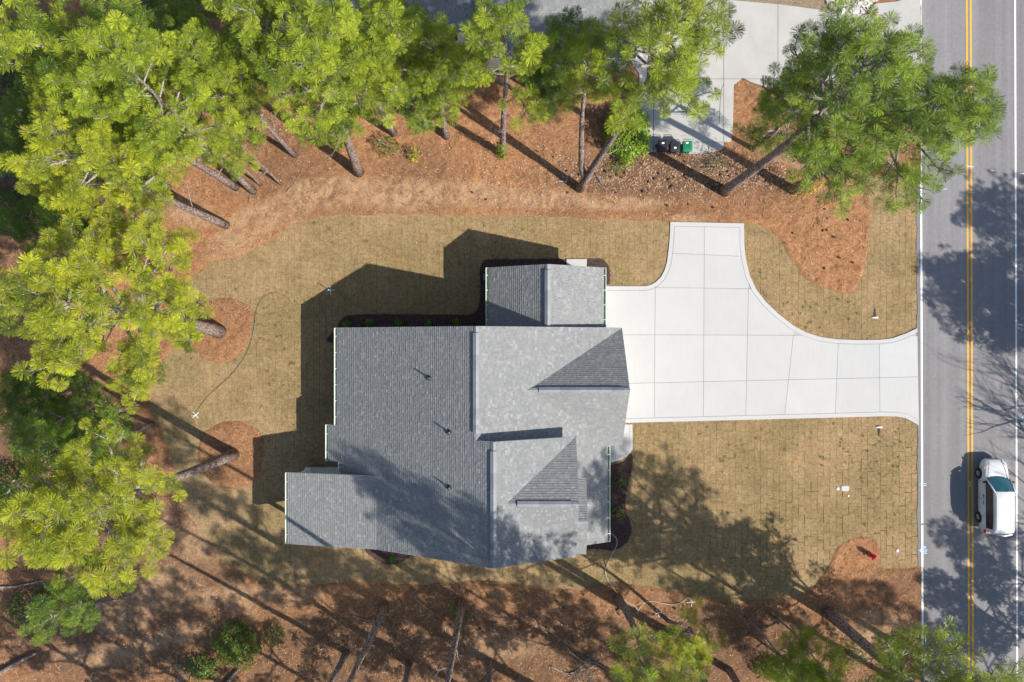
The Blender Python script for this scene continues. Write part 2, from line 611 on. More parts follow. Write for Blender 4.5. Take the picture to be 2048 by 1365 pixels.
# ------------------------------------------------------------------ outlines of the plot (from the survey photograph)
LAWN = catmull([W2(*p) for p in [(430, 522), (490, 508), (545, 478), (585, 450), (640, 434), (720, 430), (900, 430), (1100, 435), (1250, 440), (1340, 443),
        (1420, 446), (1490, 449), (1528, 456), (1556, 480), (1590, 530), (1618, 562), (1660, 580), (1690, 588), (1712, 578), (1730, 530), (1738, 470),
        (1740, 405), (1744, 360), (1780, 350), (1836, 350)]], 4, False)
LAWN += catmull([W2(*p) for p in [(1845, 352), (1845, 1132)]], 2, False)
LAWN += catmull([W2(*p) for p in [(1838, 1133), (1770, 1135), (1760, 1112), (1757, 1084), (1735, 1072), (1700, 1076), (1672, 1102), (1655, 1136), (1628, 1172),
        (1595, 1190), (1540, 1197), (1490, 1201), (1440, 1199), (1380, 1190), (1320, 1176), (1270, 1168), (1240, 1164), (1210, 1172), (1150, 1179), (1080, 1177),
        (1020, 1168), (985, 1160), (940, 1160), (890, 1166), (820, 1168), (740, 1165), (650, 1168), (590, 1170), (530, 1164), (478, 1140), (425, 1092), (382, 1035),
        (362, 985), (345, 915), (318, 860), (303, 800), (318, 745), (345, 700), (352, 640), (372, 575), (400, 540)]], 4, False)
ISLES = [catmull([W2(*p) for p in [(375, 655), (392, 618), (430, 598), (470, 598), (500, 615), (508, 645), (500, 680), (480, 708), (445, 726), (405, 715), (378, 690)]], 4),
         catmull([W2(*p) for p in [(398, 905), (408, 868), (440, 845), (480, 844), (512, 858), (527, 885), (528, 930), (512, 962), (470, 978), (425, 965), (403, 940)]], 4)]
DRIVE = [W2(*p) for p in [(1180, 573), (1250, 573), (1289, 573), (1301, 570.5), (1311, 565), (1322, 554), (1329, 540), (1333.5, 525), (1337, 498), (1339, 475), (1340, 444.7),
         (1487, 447.6), (1487.6, 491.5), (1490.5, 517), (1498, 550), (1511, 579), (1531, 605), (1556.5, 629), (1586, 652), (1611, 665.5), (1641, 674.6),
         (1673.6, 679), (1714, 680.5), (1758, 680), (1783.5, 677), (1809, 668), (1833, 657), (1836, 851), (1823, 843), (1809, 836), (1791, 833), (1758, 832.5),
         (1736, 833.5), (1500, 839.5), (1263.5, 845.6), (1200, 847)]]
HOUSE = [(-10.4, .4), (-10.4, -8), (-13.4, -8.4), (-13.4, -12.1), (5.4, -12.1), (5.4, -6.2), (6.3, -6.2), (6.3, .4), (5.2, .4), (5.2, 4.1), (-1, 4.1), (-1, .4)]


def straw_f(X, Y):
    f = -sdf_poly(X, Y, LAWN)
    for isl in ISLES:
        f = np.maximum(f, sdf_poly(X, Y, isl))
    return f


# ------------------------------------------------------------------ ground
def blob(X, Y, px, py, rx, ry, ang=0.0):
    cx, cy = W2(px, py)
    c, s = math.cos(ang), math.sin(ang)
    dx, dy = X - cx, Y - cy
    u = (c * dx + s * dy) / (rx / PPM)
    v = (-s * dx + c * dy) / (ry / PPM)
    return np.clip(1.35 - (u * u + v * v), 0, 1)


def build_ground():
    st = 0.15
    xs = np.arange(-40, 26.95, st)
    ys = np.arange(-29, 29, st)
    X, Y = np.meshgrid(xs, ys, indexing='ij')
    f = straw_f(X, Y)
    edge = vnoise(X, Y, 1.3, 3) * 0.10 + vnoise(X, Y, 3.1, 4) * 0.06
    fe = f + edge * np.clip(1 - np.abs(f), 0, 1)
    bumps = vnoise(X, Y, 2.2, 5) * 0.042 + vnoise(X, Y, 3.4, 6) * 0.042 + vnoise(X, Y, 0.5, 8) * 0.03
    Z = 0.03 + np.clip(fe * 0.55, -0.07, 0.085) + bumps * np.clip(f * 2.5, 0, 1)
    nd = sdf_poly(X, Y, [W2(*p) for p in [(1240, -120), (1840, -120), (1840, 220), (1720, 208), (1600, 198), (1530, 178), (1470, 170), (1464, 308), (1278, 304), (1240, 150)]])
    Z = np.where(nd > 0.05, np.minimum(Z, .10), Z)
    sand = np.zeros_like(X)
    for b in [(500, 455, 100, 38, .6), (590, 405, 80, 36, .45), (680, 385, 90, 36, .05), (800, 390, 130, 34, 0), (930, 390, 120, 28, 0), (1080, 400, 120, 20, 0), (1230, 408, 110, 14, 0),
              (470, 480, 40, 26, .6), (380, 425, 60, 30, -.3), (1375, 437, 40, 8, 0), (1600, 300, 60, 40, 0)]:
        sand = np.maximum(sand, blob(X, Y, *b))
    for b in [(475, 1200, 45, 32, -.7), (420, 1195, 28, 20, .3), (330, 1180, 80, 50, 0), (240, 1230, 70, 40, 0), (420, 1080, 80, 50, 0), (300, 1060, 60, 60, 0),
              (340, 1275, 70, 25, .3), (560, 1190, 90, 20, 0), (200, 1310, 90, 22, 0), (1760, 1270, 70, 50, 0), (1000, 1290, 80, 30, 0)]:
        sand = np.maximum(sand, 0.8 * blob(X, Y, *b))
    litter = np.clip(0.25 + 0.6 * vnoise(X, Y, 0.22, 9), 0, 0.6)
    for b in [(1330, 350, 260, 55, 0), (60, 400, 160, 160, 0), (300, 1120, 260, 160, 0), (100, 830, 150, 100, 0), (900, 1300, 600, 110, 0), (1450, 1290, 300, 90, 0), (20, 250, 160, 300, 0), (60, 900, 160, 160, 0), (200, 1250, 260, 130, 0)]:  # leaf litter; left and bottom patches also paint in woodland shade
        litter = np.maximum(litter, 0.85 * blob(X, Y, *b))
    litter *= np.clip(1 - sdf_poly(X, Y, [W2(1500, 460), W2(1745, 420), W2(1720, 590), W2(1640, 580)]) * 2 - 0.5, 0, 1)
    dry = blob(X, Y, 1580, 5, 160, 30, 0)
    soil = np.clip(-f * 6, 0, 1)
    nx, ny = X.shape
    V = np.stack([X, Y, Z], -1).reshape(-1, 3)
    idx = np.arange(nx * ny).reshape(nx, ny)
    Q = np.stack([idx[:-1, :-1], idx[1:, :-1], idx[1:, 1:], idx[:-1, 1:]], -1).reshape(-1, 4)
    me = tri_mesh("ground", V, Q, M['ground'], {"sand": sand.ravel(), "litter": litter.ravel(), "dry": dry.ravel(), "soil": soil.ravel()})
    me.polygons.foreach_set("use_smooth", [True] * len(me.polygons))
    o = link("ground", me)
    tag(o, kind="structure")
    mb = MB()
    mb.add([(-400, -400, -.12), (400, -400, -.12), (400, 400, -.12), (-400, 400, -.12)], [(0, 1, 2, 3)])
    tag(mb.build("terrain", M['ground']), kind="structure")


build_ground()


def gz(x, y):
    f = straw_f(np.array([x], float), np.array([y], float))[0]
    return 0.03 + max(-0.0, min(0.085, f * 0.55))


# ------------------------------------------------------------------ lawn of sod pieces
def build_lawn():
    lawn = empty("lawn")
    tag(lawn, kind="structure")
    cw, rh = 0.415, 0.595
    cand = []
    xs = np.arange(-24.5, 26.75, cw)
    r = random.Random(5)
    for i, x in enumerate(xs):
        off = r.random() * rh
        for y in np.arange(-18.2 + off, 12, rh):
            cand.append((x, y))
    A = np.array(cand)
    f = -sdf_poly(A[:, 0], A[:, 1], LAWN)
    dr = sdf_poly(A[:, 0], A[:, 1], DRIVE)
    ho = sdf_poly(A[:, 0], A[:, 1], HOUSE)
    keep = (f < 0.45) & (dr < 0.4) & (ho < 0.9) & (A[:, 0] < 26.62)
    A = A[keep]
    f = f[keep]
    # the 300 pieces whose seams show best: between the hydrant bed and the road, and along the verge
    tx, ty = W2(1790, 1080)
    d = np.abs(A[:, 0] - tx) * 0.55 + np.abs(A[:, 1] - ty) + np.where(f > -0.2, 50, 0)
    order = np.argsort(d)
    picked = set(order[:300].tolist())
    variants = []
    for k in range(6):
        variants.append(sod_mesh(cw, rh, r, 0.004))
    mb_v, mb_f = [], []
    for n, (x, y) in enumerate(A):
        gap = (0.0015 if y > -9 and x < 21 else .0025) if x > 12 else 0.0006
        dz = r.uniform(-0.006, 0.008)
        if n in picked:
            o = link("sod_piece", variants[r.randrange(6)], lawn, (x + r.uniform(-.012, .012), y + r.uniform(-.012, .012), dz))
            o.rotation_euler = (r.uniform(-.012, .012), r.uniform(-.012, .012), r.uniform(-.02, .02))
        else:
            V, F = sod_geo(cw, rh, r, gap)
            ang = r.uniform(-.012, .012)
            ta, tb = r.uniform(-.012, .012), r.uniform(-.012, .012)
            b = len(mb_v)
            for vx, vy, vz in V:
                mb_v.append((x + vx - ang * vy, y + vy + ang * vx, vz + dz + ta * vx + tb * vy))
            mb_f.extend([tuple(b + q for q in ff) for ff in F])
    me = bpy.data.meshes.new("sod_field")
    me.from_pydata(mb_v, [], mb_f)
    me.materials.append(M['sod'])
    o = link("sod_field", me, lawn)
    tag(o, kind="stuff")


def sod_geo(cw, rh, r, gap):
    hw, hh = cw / 2 - gap / 2, rh / 2 - gap / 2
    def j(): return r.uniform(-gap * .4, gap * .4)
    V = []
    for sx, sy in ((-1, -1), (1, -1), (1, 1), (-1, 1)):
        V.append((sx * hw + j(), sy * hh + j(), 0.0))
    for sx, sy in ((-1, -1), (1, -1), (1, 1), (-1, 1)):
        V.append((sx * (hw - .004) + j(), sy * (hh - .004) + j(), 0.036 + r.uniform(-.004, .004)))
    return V, [(4, 5, 6, 7), (0, 1, 5, 4), (1, 2, 6, 5), (2, 3, 7, 6), (3, 0, 4, 7)]


def sod_mesh(cw, rh, r, gap):
    V, F = sod_geo(cw, rh, r, gap)
    me = bpy.data.meshes.new("sod_piece")
    me.from_pydata(V, [], F)
    me.materials.append(M['sod'])
    return me


build_lawn()

# ------------------------------------------------------------------ driveways and walks
def inset_poly(poly, d):
    """offset a (possibly concave) polygon inwards by d"""
    if poly_area(poly) < 0: poly = poly[::-1]
    n = len(poly)
    out = []
    for i in range(n):
        p0, p1, p2 = Vector(poly[i - 1]), Vector(poly[i]), Vector(poly[(i + 1) % n])
        e0, e1 = (p1 - p0).normalized(), (p2 - p1).normalized()
        n0, n1 = Vector((-e0.y, e0.x)), Vector((-e1.y, e1.x))
        b = (n0 + n1)
        b = b / max(b.length_squared, .3) * 2
        out.append((p1.x + b.x * d, p1.y + b.y * d))
    return out


def slabs(name, parent, outline, vlines, hlines, z0, z1, mat, gap=0.02):
    """outline cut into panels by joints: vlines (px at top/bottom, y range), cells between them"""
    if poly_area(outline) < 0: outline = outline[::-1]
    for i in range(len(vlines) - 1):
        for j in range(len(hlines) - 1):
            # a cell between joint i and i+1, j and j+1 ; each joint is a line through two points
            def inter(vl, hl):
                (x1, y1), (x2, y2) = vl
                (x3, y3), (x4, y4) = hl
                dd = (x1 - x2) * (y3 - y4) - (y1 - y2) * (x3 - x4)
                a, b = x1 * y2 - y1 * x2, x3 * y4 - y3 * x4
                return ((a * (x3 - x4) - (x1 - x2) * b) / dd, (a * (y3 - y4) - (y1 - y2) * b) / dd)
            c = [inter(vlines[i], hlines[j]), inter(vlines[i + 1], hlines[j]), inter(vlines[i + 1], hlines[j + 1]), inter(vlines[i], hlines[j + 1])]
            if poly_area(c) < 0: c = c[::-1]
            c = inset_poly(c, gap / 2)
            p = clip_convex(outline, c)
            if len(p) < 3 or abs(poly_area(p)) < 0.15: continue
            # drop duplicate points
            q = []
            for pt in p:
                if not q or (abs(pt[0] - q[-1][0]) + abs(pt[1] - q[-1][1])) > 1e-4: q.append(pt)
            mb = MB()
            mb.prism(q, z0, z1)
            mb.build(name, mat, parent)


def L(p, q):
    return (W2(*p), W2(*q))


def strip_band(outer, inner, idx, parent, z0, z1, mat, name="edge_band"):
    for a, b in idx:
        mb = MB()
        for i in range(a, b):
            o0, o1, i0, i1 = outer[i], outer[i + 1], inner[i], inner[i + 1]
            mb.add([(*o0, z0), (*o1, z0), (*i1, z0), (*i0, z0), (*o0, z1), (*o1, z1), (*i1, z1), (*i0, z1)],
                   [(4, 7, 6, 5), (0, 1, 5, 4), (2, 3, 7, 6)] + ([(3, 0, 4, 7)] if i == a else []) + ([(1, 2, 6, 5)] if i == b - 1 else []))
        o = mb.build(name, mat, parent)
        bm = bmesh.new()
        bm.from_mesh(o.data)
        bmesh.ops.remove_doubles(bm, verts=bm.verts, dist=1e-4)
        bmesh.ops.recalc_face_normals(bm, faces=bm.faces)
        bm.to_mesh(o.data)
        bm.free()


def build_driveway():
    d = empty("driveway")
    tag(d, kind="structure")
    dr = DRIVE
    cw = poly_area(dr) < 0
    ccw = dr[::-1] if cw else dr
    inn = inset_poly(ccw, 0.29)
    inn2 = inset_poly(ccw, 0.268)
    if cw:
        inn, inn2 = inn[::-1], inn2[::-1]
    # inner field: inset along the formed edges only
    field = list(dr)
    for i in range(1, len(dr)):
        field[i] = inn[i]
    field[0] = (dr[0][0], inn[1][1])
    field[1] = (dr[1][0], inn[1][1])
    iR0 = 26
    field[iR0] = (dr[iR0][0], inn[iR0 - 1][1] + (dr[iR0][1] - dr[iR0 - 1][1]))
    field[iR0 + 1] = (dr[iR0 + 1][0], inn[iR0 + 2][1] + (dr[iR0 + 1][1] - dr[iR0 + 2][1]))
    field[-1] = (dr[-1][0], inn[-2][1])
    V = [L((1150, 400), (1150, 900)), L((1310, 560), (1308, 845)), L((1408, 446), (1406, 841)), L((1496, 577), (1490.5, 839)), L((1587.5, 653), (1567.5, 837.5)),
         L((1675.5, 680), (1669, 834)), L((1757, 680), (1758.5, 832)), L((1860, 600), (1860, 900))]
    H = [L((1100, 400), (1900, 400)), L((1336, 507), (1485, 513.5)), L((1311, 575.8), (1498, 578)), L((1249, 670), (1586, 671)), L((1260, 767), (1831, 754)), L((1100, 900), (1900, 900))]
    slabs("slab", d, field, V, H, -0.05, 0.095, M['concrete'])
    outer = list(dr)
    inner = list(inn2)
    inner[0] = (dr[0][0], inn2[1][1]); inner[1] = (dr[1][0], inn2[1][1])
    inner[iR0] = (dr[iR0][0], field[iR0][1] + .015); inner[iR0 + 1] = (dr[iR0 + 1][0], field[iR0 + 1][1] - .015)
    inner[-1] = (dr[-1][0], inn2[-2][1])
    strip_band(outer, inner, [(0, 10), (10, 11), (11, 18), (18, 26), (27, 32), (32, 35)], d, -0.05, 0.093, M['concrete'])
    # bed of mortar seen down in the joints
    mb = MB()
    mb.prism(inset_poly(ccw, 0.05), -0.04, 0.06)
    mb.build("base", M['old_concrete'], d)
    # front walk round the corner of the house
    w = empty("front_walk")
    tag(w, kind="structure")
    o = [W2(*p) for p in [(1190, 849), (1264.5, 849), (1265, 896), (1261, 905), (1252, 914), (1238, 921), (1222, 925), (1205, 926), (1190, 926)]]
    oc = o if poly_area(o) > 0 else o[::-1]
    i1 = inset_poly(oc, .2)
    if oc is not o: i1 = i1[::-1]
    i1[0] = (o[0][0], o[0][1]); i1[1] = (i1[1][0], o[1][1]); i1[-1] = (o[-1][0], i1[-2][1])
    i2 = inset_poly(oc, .185)
    if oc is not o: i2 = i2[::-1]
    i2[1] = (i2[1][0], o[1][1]); i2[-1] = (o[-1][0], i2[-2][1])
    hl = [L((1100, 840), (1300, 840)), L((1200, 868), (1300, 868)), L((1100, 960), (1300, 960))]
    slabs("slab", w, i1, [L((1150, 800), (1150, 960)), L((1300, 800), (1300, 960))], hl, -0.05, 0.091, M['concrete'])
    strip_band(o, i2, [(1, 8)], w, -0.05, 0.089, M['concrete'])
    mb = MB(); mb.prism(inset_poly(oc, .04), -.04, .07); mb.build("base", M['old_concrete'], w)
    # equipment pad behind the garage
    p = [W2(1133, 519), W2(1173, 519), W2(1173, 545), W2(1133, 545)]
    mb = MB(); mb.prism(p, -0.03, 0.13)
    tag(mb.build("equipment_pad", M['concrete']), "small white concrete pad at the back of the garage wing", "concrete pad")
    # neighbour's driveway
    nd = empty("neighbour_driveway")
    tag(nd, kind="structure")
    out = [W2(*q) for q in [(1248, -120), (1430, -120), (1450, 2), (1560, 12), (1650, 24), (1747, 34), (1790, 33), (1816, 21), (1838, 9), (1838, 216), (1720, 206), (1600, 196), (1530, 176), (1500, 166),
                            (1484, 158), (1466, 172), (1464, 260), (1460, 290), (1440, 302), (1400, 310), (1300, 306), (1278, 300), (1278, 150), (1252, 110)]]
    V = [L((1200, 0), (1200, 300)), L((1306, 0), (1306, 300)), L((1446, 0), (1446, 300)), L((1554, 0), (1554, 160)), L((1661, 0), (1661, 200)), L((1747, 0), (1747, 200)), L((1900, 0), (1900, 200))]
    H = [L((1200, -200), (1900, -200)), L((1200, 0), (1900, 8)), L((1200, 160), (1900, 160)), L((1200, 286), (1900, 286)), L((1200, 400), (1900, 400))]
    slabs("slab", nd, out, V, H, -0.05, 0.165, M['old_concrete'], 0.03)
    ap = [W2(*q) for q in [(1748, 10.5), (1790, 6), (1810, 0), (1826, -8), (1838, -14), (1838, 10), (1815, 22), (1786, 33.4), (1748, 32)]]
    mb = MB(); mb.prism(ap, -.05, .19); mb.build("apron", M['old_concrete'], nd)
    # cracks: thin dark grooves filled with dirt
    mb = MB()
    for pts in ([(1310, 200), (1335, 203), (1350, 215), (1358, 224), (1385, 226), (1400, 232), (1432, 230)], [(1446, 170), (1440, 190), (1437, 250)]):
        pw = catmull([W2(*q) for q in pts], 4, False)
        for a, b in zip(pw[:-1], pw[1:]):
            t = (Vector(b) - Vector(a)).normalized()
            nn = Vector((-t.y, t.x)) * 0.014
            mb.add([(a[0] - nn.x, a[1] - nn.y, .169), (b[0] - nn.x, b[1] - nn.y, .169), (b[0] + nn.x, b[1] + nn.y, .169), (a[0] + nn.x, a[1] + nn.y, .169)], [(0, 1, 2, 3)])
    mb.build("crack", M['pipe'], nd)


build_driveway()

# ------------------------------------------------------------------ road
TILT = 0.0033     # the road runs a touch clockwise of the picture's vertical


def rx(px, y):
    return (px - 1024) / PPM + (-y) * TILT


def build_road():
    road = MB()
    y0, y1 = -400, 400
    road.add([(rx(1835, y0), y0, .06), (rx(2160, y0), y0, .06), (rx(2160, y1), y1, .06), (rx(1835, y1), y1, .06),
              (rx(1835, y0), y0, -.1), (rx(2160, y0), y0, -.1), (rx(2160, y1), y1, -.1), (rx(1835, y1), y1, -.1)],
             [(0, 1, 2, 3), (0, 3, 7, 4), (1, 5, 6, 2), (0, 4, 5, 1), (3, 2, 6, 7)])
    ro = road.build("road", M['asphalt'])
    tag(ro, kind="structure")
    for nm, c, w, m in (("edge_line", 1842.2, .125, 'white_paint'), ("centre_line", 1934.6, .115, 'yellow_paint'), ("centre_line", 1942.4, .115, 'yellow_paint'), ("edge_line", 2031.0, .11, 'white_paint')):
        mb = MB()
        ya, n = -60, 60
        for i in range(n):
            a, b = ya + i * 2.0, ya + i * 2.0 + 2.0
            if nm == "edge_line" and c < 1900 and i == 23: b -= 0.12
            mb.add([(rx(c, a) - w / 2, a, .064), (rx(c, a) + w / 2, a, .064), (rx(c, b) + w / 2, b, .064), (rx(c, b) - w / 2, b, .064)], [(0, 1, 2, 3)])
        mb.build(nm, M[m], ro)
    # gravelly broken edge of the asphalt against the verge
    mb = MB()
    r = random.Random(9)
    y = -24.0
    pa = None
    while y < 24:
        x = rx(1833.5 + r.uniform(-1.6, 1.4), y)
        if pa: mb.add([(pa[0], pa[1], .058), (rx(1838, pa[1]), pa[1], .0605), (rx(1838, y), y, .0605), (x, y, .058)], [(0, 1, 2, 3)])
        pa = (x, y)
        y += r.uniform(.25, .8)
    mb.build("broken_edge", M['asphalt'], ro)

    def stroke(mb, a, b, w, z=.068):
        a, b = Vector(a), Vector(b)
        t = (b - a).normalized()
        n = Vector((-t.y, t.x)) * w / 2
        mb.add([(*(a - n), z), (*(b - n), z), (*(b + n), z), (*(a + n), z)], [(0, 1, 2, 3)])

    # blue utility letters, read from the bottom up: H I V, beside an arrow
    mb = MB()
    S = lambda a, b, w=.05: stroke(mb, W2(*a), W2(*b), w)
    S((1844.6, 1106.5), (1853, 1106.2)); S((1844.6, 1102.3), (1853, 1102)); S((1848.8, 1106), (1848.8, 1102.4))
    S((1844.6, 1099.6), (1853, 1099.2))
    S((1844.6, 1096.8), (1852, 1094.4)); S((1852, 1094.4), (1844.6, 1092))
    mb.build("utility_letters", M['blue_paint'], ro)
    mb = MB()
    a, b, c = W2(1836.8, 1100.8), W2(1841, 1096.2), W2(1841, 1104.4)
    mb.add([(*a, .0685), (*c, .0685), (*b, .0685)], [(0, 1, 2)])
    mb.build("utility_arrow", M['blue_paint'], ro)
    mb = MB()
    S((1846, 967.5), (1852, 967.5)); S((1846, 971), (1852, 971)); S((1838, 968), (1841, 968))
    mb.build("utility_mark", M['blue_paint'], ro)
    mb = MB()
    S((1937, 962), (1941, 974), .06); S((1941, 962), (1937, 974), .06)
    mb.build("survey_cross", M['spray_white'], ro)
    mb = MB()
    S((2036, 1226), (2048, 1222), .05); S((2036, 1226), (2048, 1231), .05); S((2042, 836), (2048, 830), .05); S((2042, 838), (2048, 845), .05)
    mb.build("utility_mark", M['blue_paint'], ro)
    mb = MB()
    S((1978, 341.5), (1992, 343), .05); S((1932, 333), (1946, 334.5), .06); S((1880, 379), (1893, 379), .05); S((2038, 348), (2048, 349), .06); S((1935, 385), (1948, 386), .03)
    mb.build("survey_mark", M['spray_white'], ro)


build_road()

# ------------------------------------------------------------------ shingled roofs
def shingle_geo(mb, pieces, ref, grad, seed, expo=0.142):
    """real shingles, course by course, on the plane through ref with gradient grad; pieces are convex plan polygons"""
    gx, gy = grad
    g = math.hypot(gx, gy)
    dx, dy = -gx / g, -gy / g              # downslope in plan
    ux, uy = -dy, dx
    ex = expo * math.cos(math.atan(g))
    for poly in pieces:
        q = [((x - ref[0]) * ux + (y - ref[1]) * uy, (x - ref[0]) * dx + (y - ref[1]) * dy) for x, y in poly]
        if poly_area(q) < 0: q = q[::-1]
        u0, u1 = min(p[0] for p in q), max(p[0] for p in q)
        s0, s1 = min(p[1] for p in q), max(p[1] for p in q)
        k = math.floor(s0 / ex)
        while k * ex < s1:
            r = random.Random(seed * 7919 + k)
            u = -30 + r.random() * .3
            while u < u1:
                w = r.choice((.09, .13, .13, .17, .17, .24))
                t = r.choice((.016, .017, .026))
                if u + w > u0:
                    rect = [(u + .003, k * ex), (u + w - .003, k * ex), (u + w - .003, (k + 1) * ex), (u + .003, (k + 1) * ex)]
                    c = clip_convex(rect, q)
                    if len(c) >= 3 and abs(poly_area(c)) > 1e-4:
                        b = len(mb.v)
                        n = len(c)
                        for uu, ss in c:
                            fr = ss / ex - k
                            x, y = ref[0] + uu * ux + ss * dx, ref[1] + uu * uy + ss * dy
                            mb.v.append((x, y, ref[2] - g * ss + .004 + t * fr))
                        mb.f.append(tuple(range(b, b + n)))
                        mb.m.append(0)
                        for i in range(n):
                            j = (i + 1) % n
                            if abs(c[i][1] - (k + 1) * ex) < 1e-6 and abs(c[j][1] - (k + 1) * ex) < 1e-6 or \
                               (c[i][1] > s1 - 1e-6 and c[j][1] > s1 - 1e-6):
                                vi, vj = mb.v[b + i], mb.v[b + j]
                                b2 = len(mb.v)
                                mb.v.extend([(vi[0], vi[1], vi[2] - t - .003), (vj[0], vj[1], vj[2] - t - .003)])
                                mb.f.append((b + i, b2, b2 + 1, b + j))
                                mb.m.append(0)
                u += w
            k += 1


def roof_plane(parent, pieces, ref, grad, seed, thick=.17, name="roof", mat_trim=None):
    f = lambda x, y: ref[2] + grad[0] * (x - ref[0]) + grad[1] * (y - ref[1])
    d = MB()
    for p in pieces:
        d.prism(p, lambda x, y: f(x, y) - thick, lambda x, y: f(x, y) - .001)
    ro = d.build(name, mat_trim or M['trim'], parent)
    s = MB()
    shingle_geo(s, pieces, ref, grad, seed)
    so = s.build("shingles", M['shingle'], ro)
    tag(so, kind="stuff")
    return ro


def R(x0, x1, y0, y1):
    return [(x0, y0), (x1, y0), (x1, y1), (x0, y1)]


def ridge_vent(parent, a, b, half, drop, z):
    """raised ridge vent with overlapping cap shingles between plan points a, b"""
    a, b = Vector((*a, z)), Vector((*b, z))
    t = (b - a)
    ln = t.length
    t.normalize()
    n = Vector((-t.y, t.x, 0))
    mb = MB()
    k = 0
    s = 0.0
    while s < ln:
        e = min(s + .30, ln)
        p, q = a + t * s, a + t * e
        h0, h1 = .075, .088
        prof = [(-half, -drop), (-half * .5, -drop * .45), (0, .012), (half * .5, -drop * .45), (half, -drop)]
        vv = [(p + n * w + Vector((0, 0, zz + h0))) for w, zz in prof] + [(q + n * w + Vector((0, 0, zz + h1))) for w, zz in prof]
        vv += [Vector((v.x, v.y, v.z - .12)) for v in vv]
        ff = [(i, i + 1, i + 6, i + 5) for i in range(4)]
        ff += [(0, 5, 15, 10), (4, 14, 19, 9), (0, 10, 11, 1), (1, 11, 12, 2), (2, 12, 13, 3), (3, 13, 14, 4), (5, 6, 16, 15), (6, 7, 17, 16), (7, 8, 18, 17), (8, 9, 19, 18)]
        mb.add([tuple(v) for v in vv], ff)
        s += .30
    return mb.build("ridge_vent", M['ridge'], parent)


def gutter(parent, x, y0, y1, z, side):
    """open eave gutter along y; side -1 opens left of the eave, +1 right"""
    g = MB()
    w, dpt, t = .135, .11, .012
    xa, xb = (x - w, x) if side < 0 else (x, x + w)
    g.box((xa, y0, z - dpt), (xb, y1, z - dpt + t), 1)
    if side < 0:
        g.box((xa - .03, y0, z - dpt - .002), (xa, y1, z - .005), 0)
        g.box((xb, y0, z - dpt), (xb + .008, y1, z - .03), 1)
    else:
        g.box((xb, y0, z - dpt - .002), (xb + .03, y1, z - .005), 0)
        g.box((xa - .008, y0, z - dpt), (xa, y1, z - .03), 1)
    g.box((xa, y0 - .012, z - dpt), (xb, y0, z - .008), 0)
    g.box((xa, y1, z - dpt), (xb, y1 + .012, z - .008), 0)
    go = g.build("gutter", [M['trim'], M['green_film']], parent)
    n = max(1, int((y1 - y0) / .9))
    for i in range(n):
        yy = y0 + (y1 - y0) * (i + .5) / n
        b = MB()
        b.box((xa + .002, yy - .02, z - .03), (xb - .002, yy + .02, z - .018))
        b.build("bracket", M['trim'], go)
    return go


def vent_pipe(parent, x, y, z):
    mb = MB()
    mb.lathe([(.17, -.10), (.16, .03), (.085, .10), (.07, .14), (.065, .14)], 12, (x, y, z))
    o = mb.build("pipe_boot", M['pipe'], parent, smooth=True)
    mb = MB()
    mb.lathe([(.048, .0), (.048, .42), (.04, .42), (.04, .3)], 12, (x, y, z))
    mb.build("vent_pipe", M['metal'], parent, smooth=True)


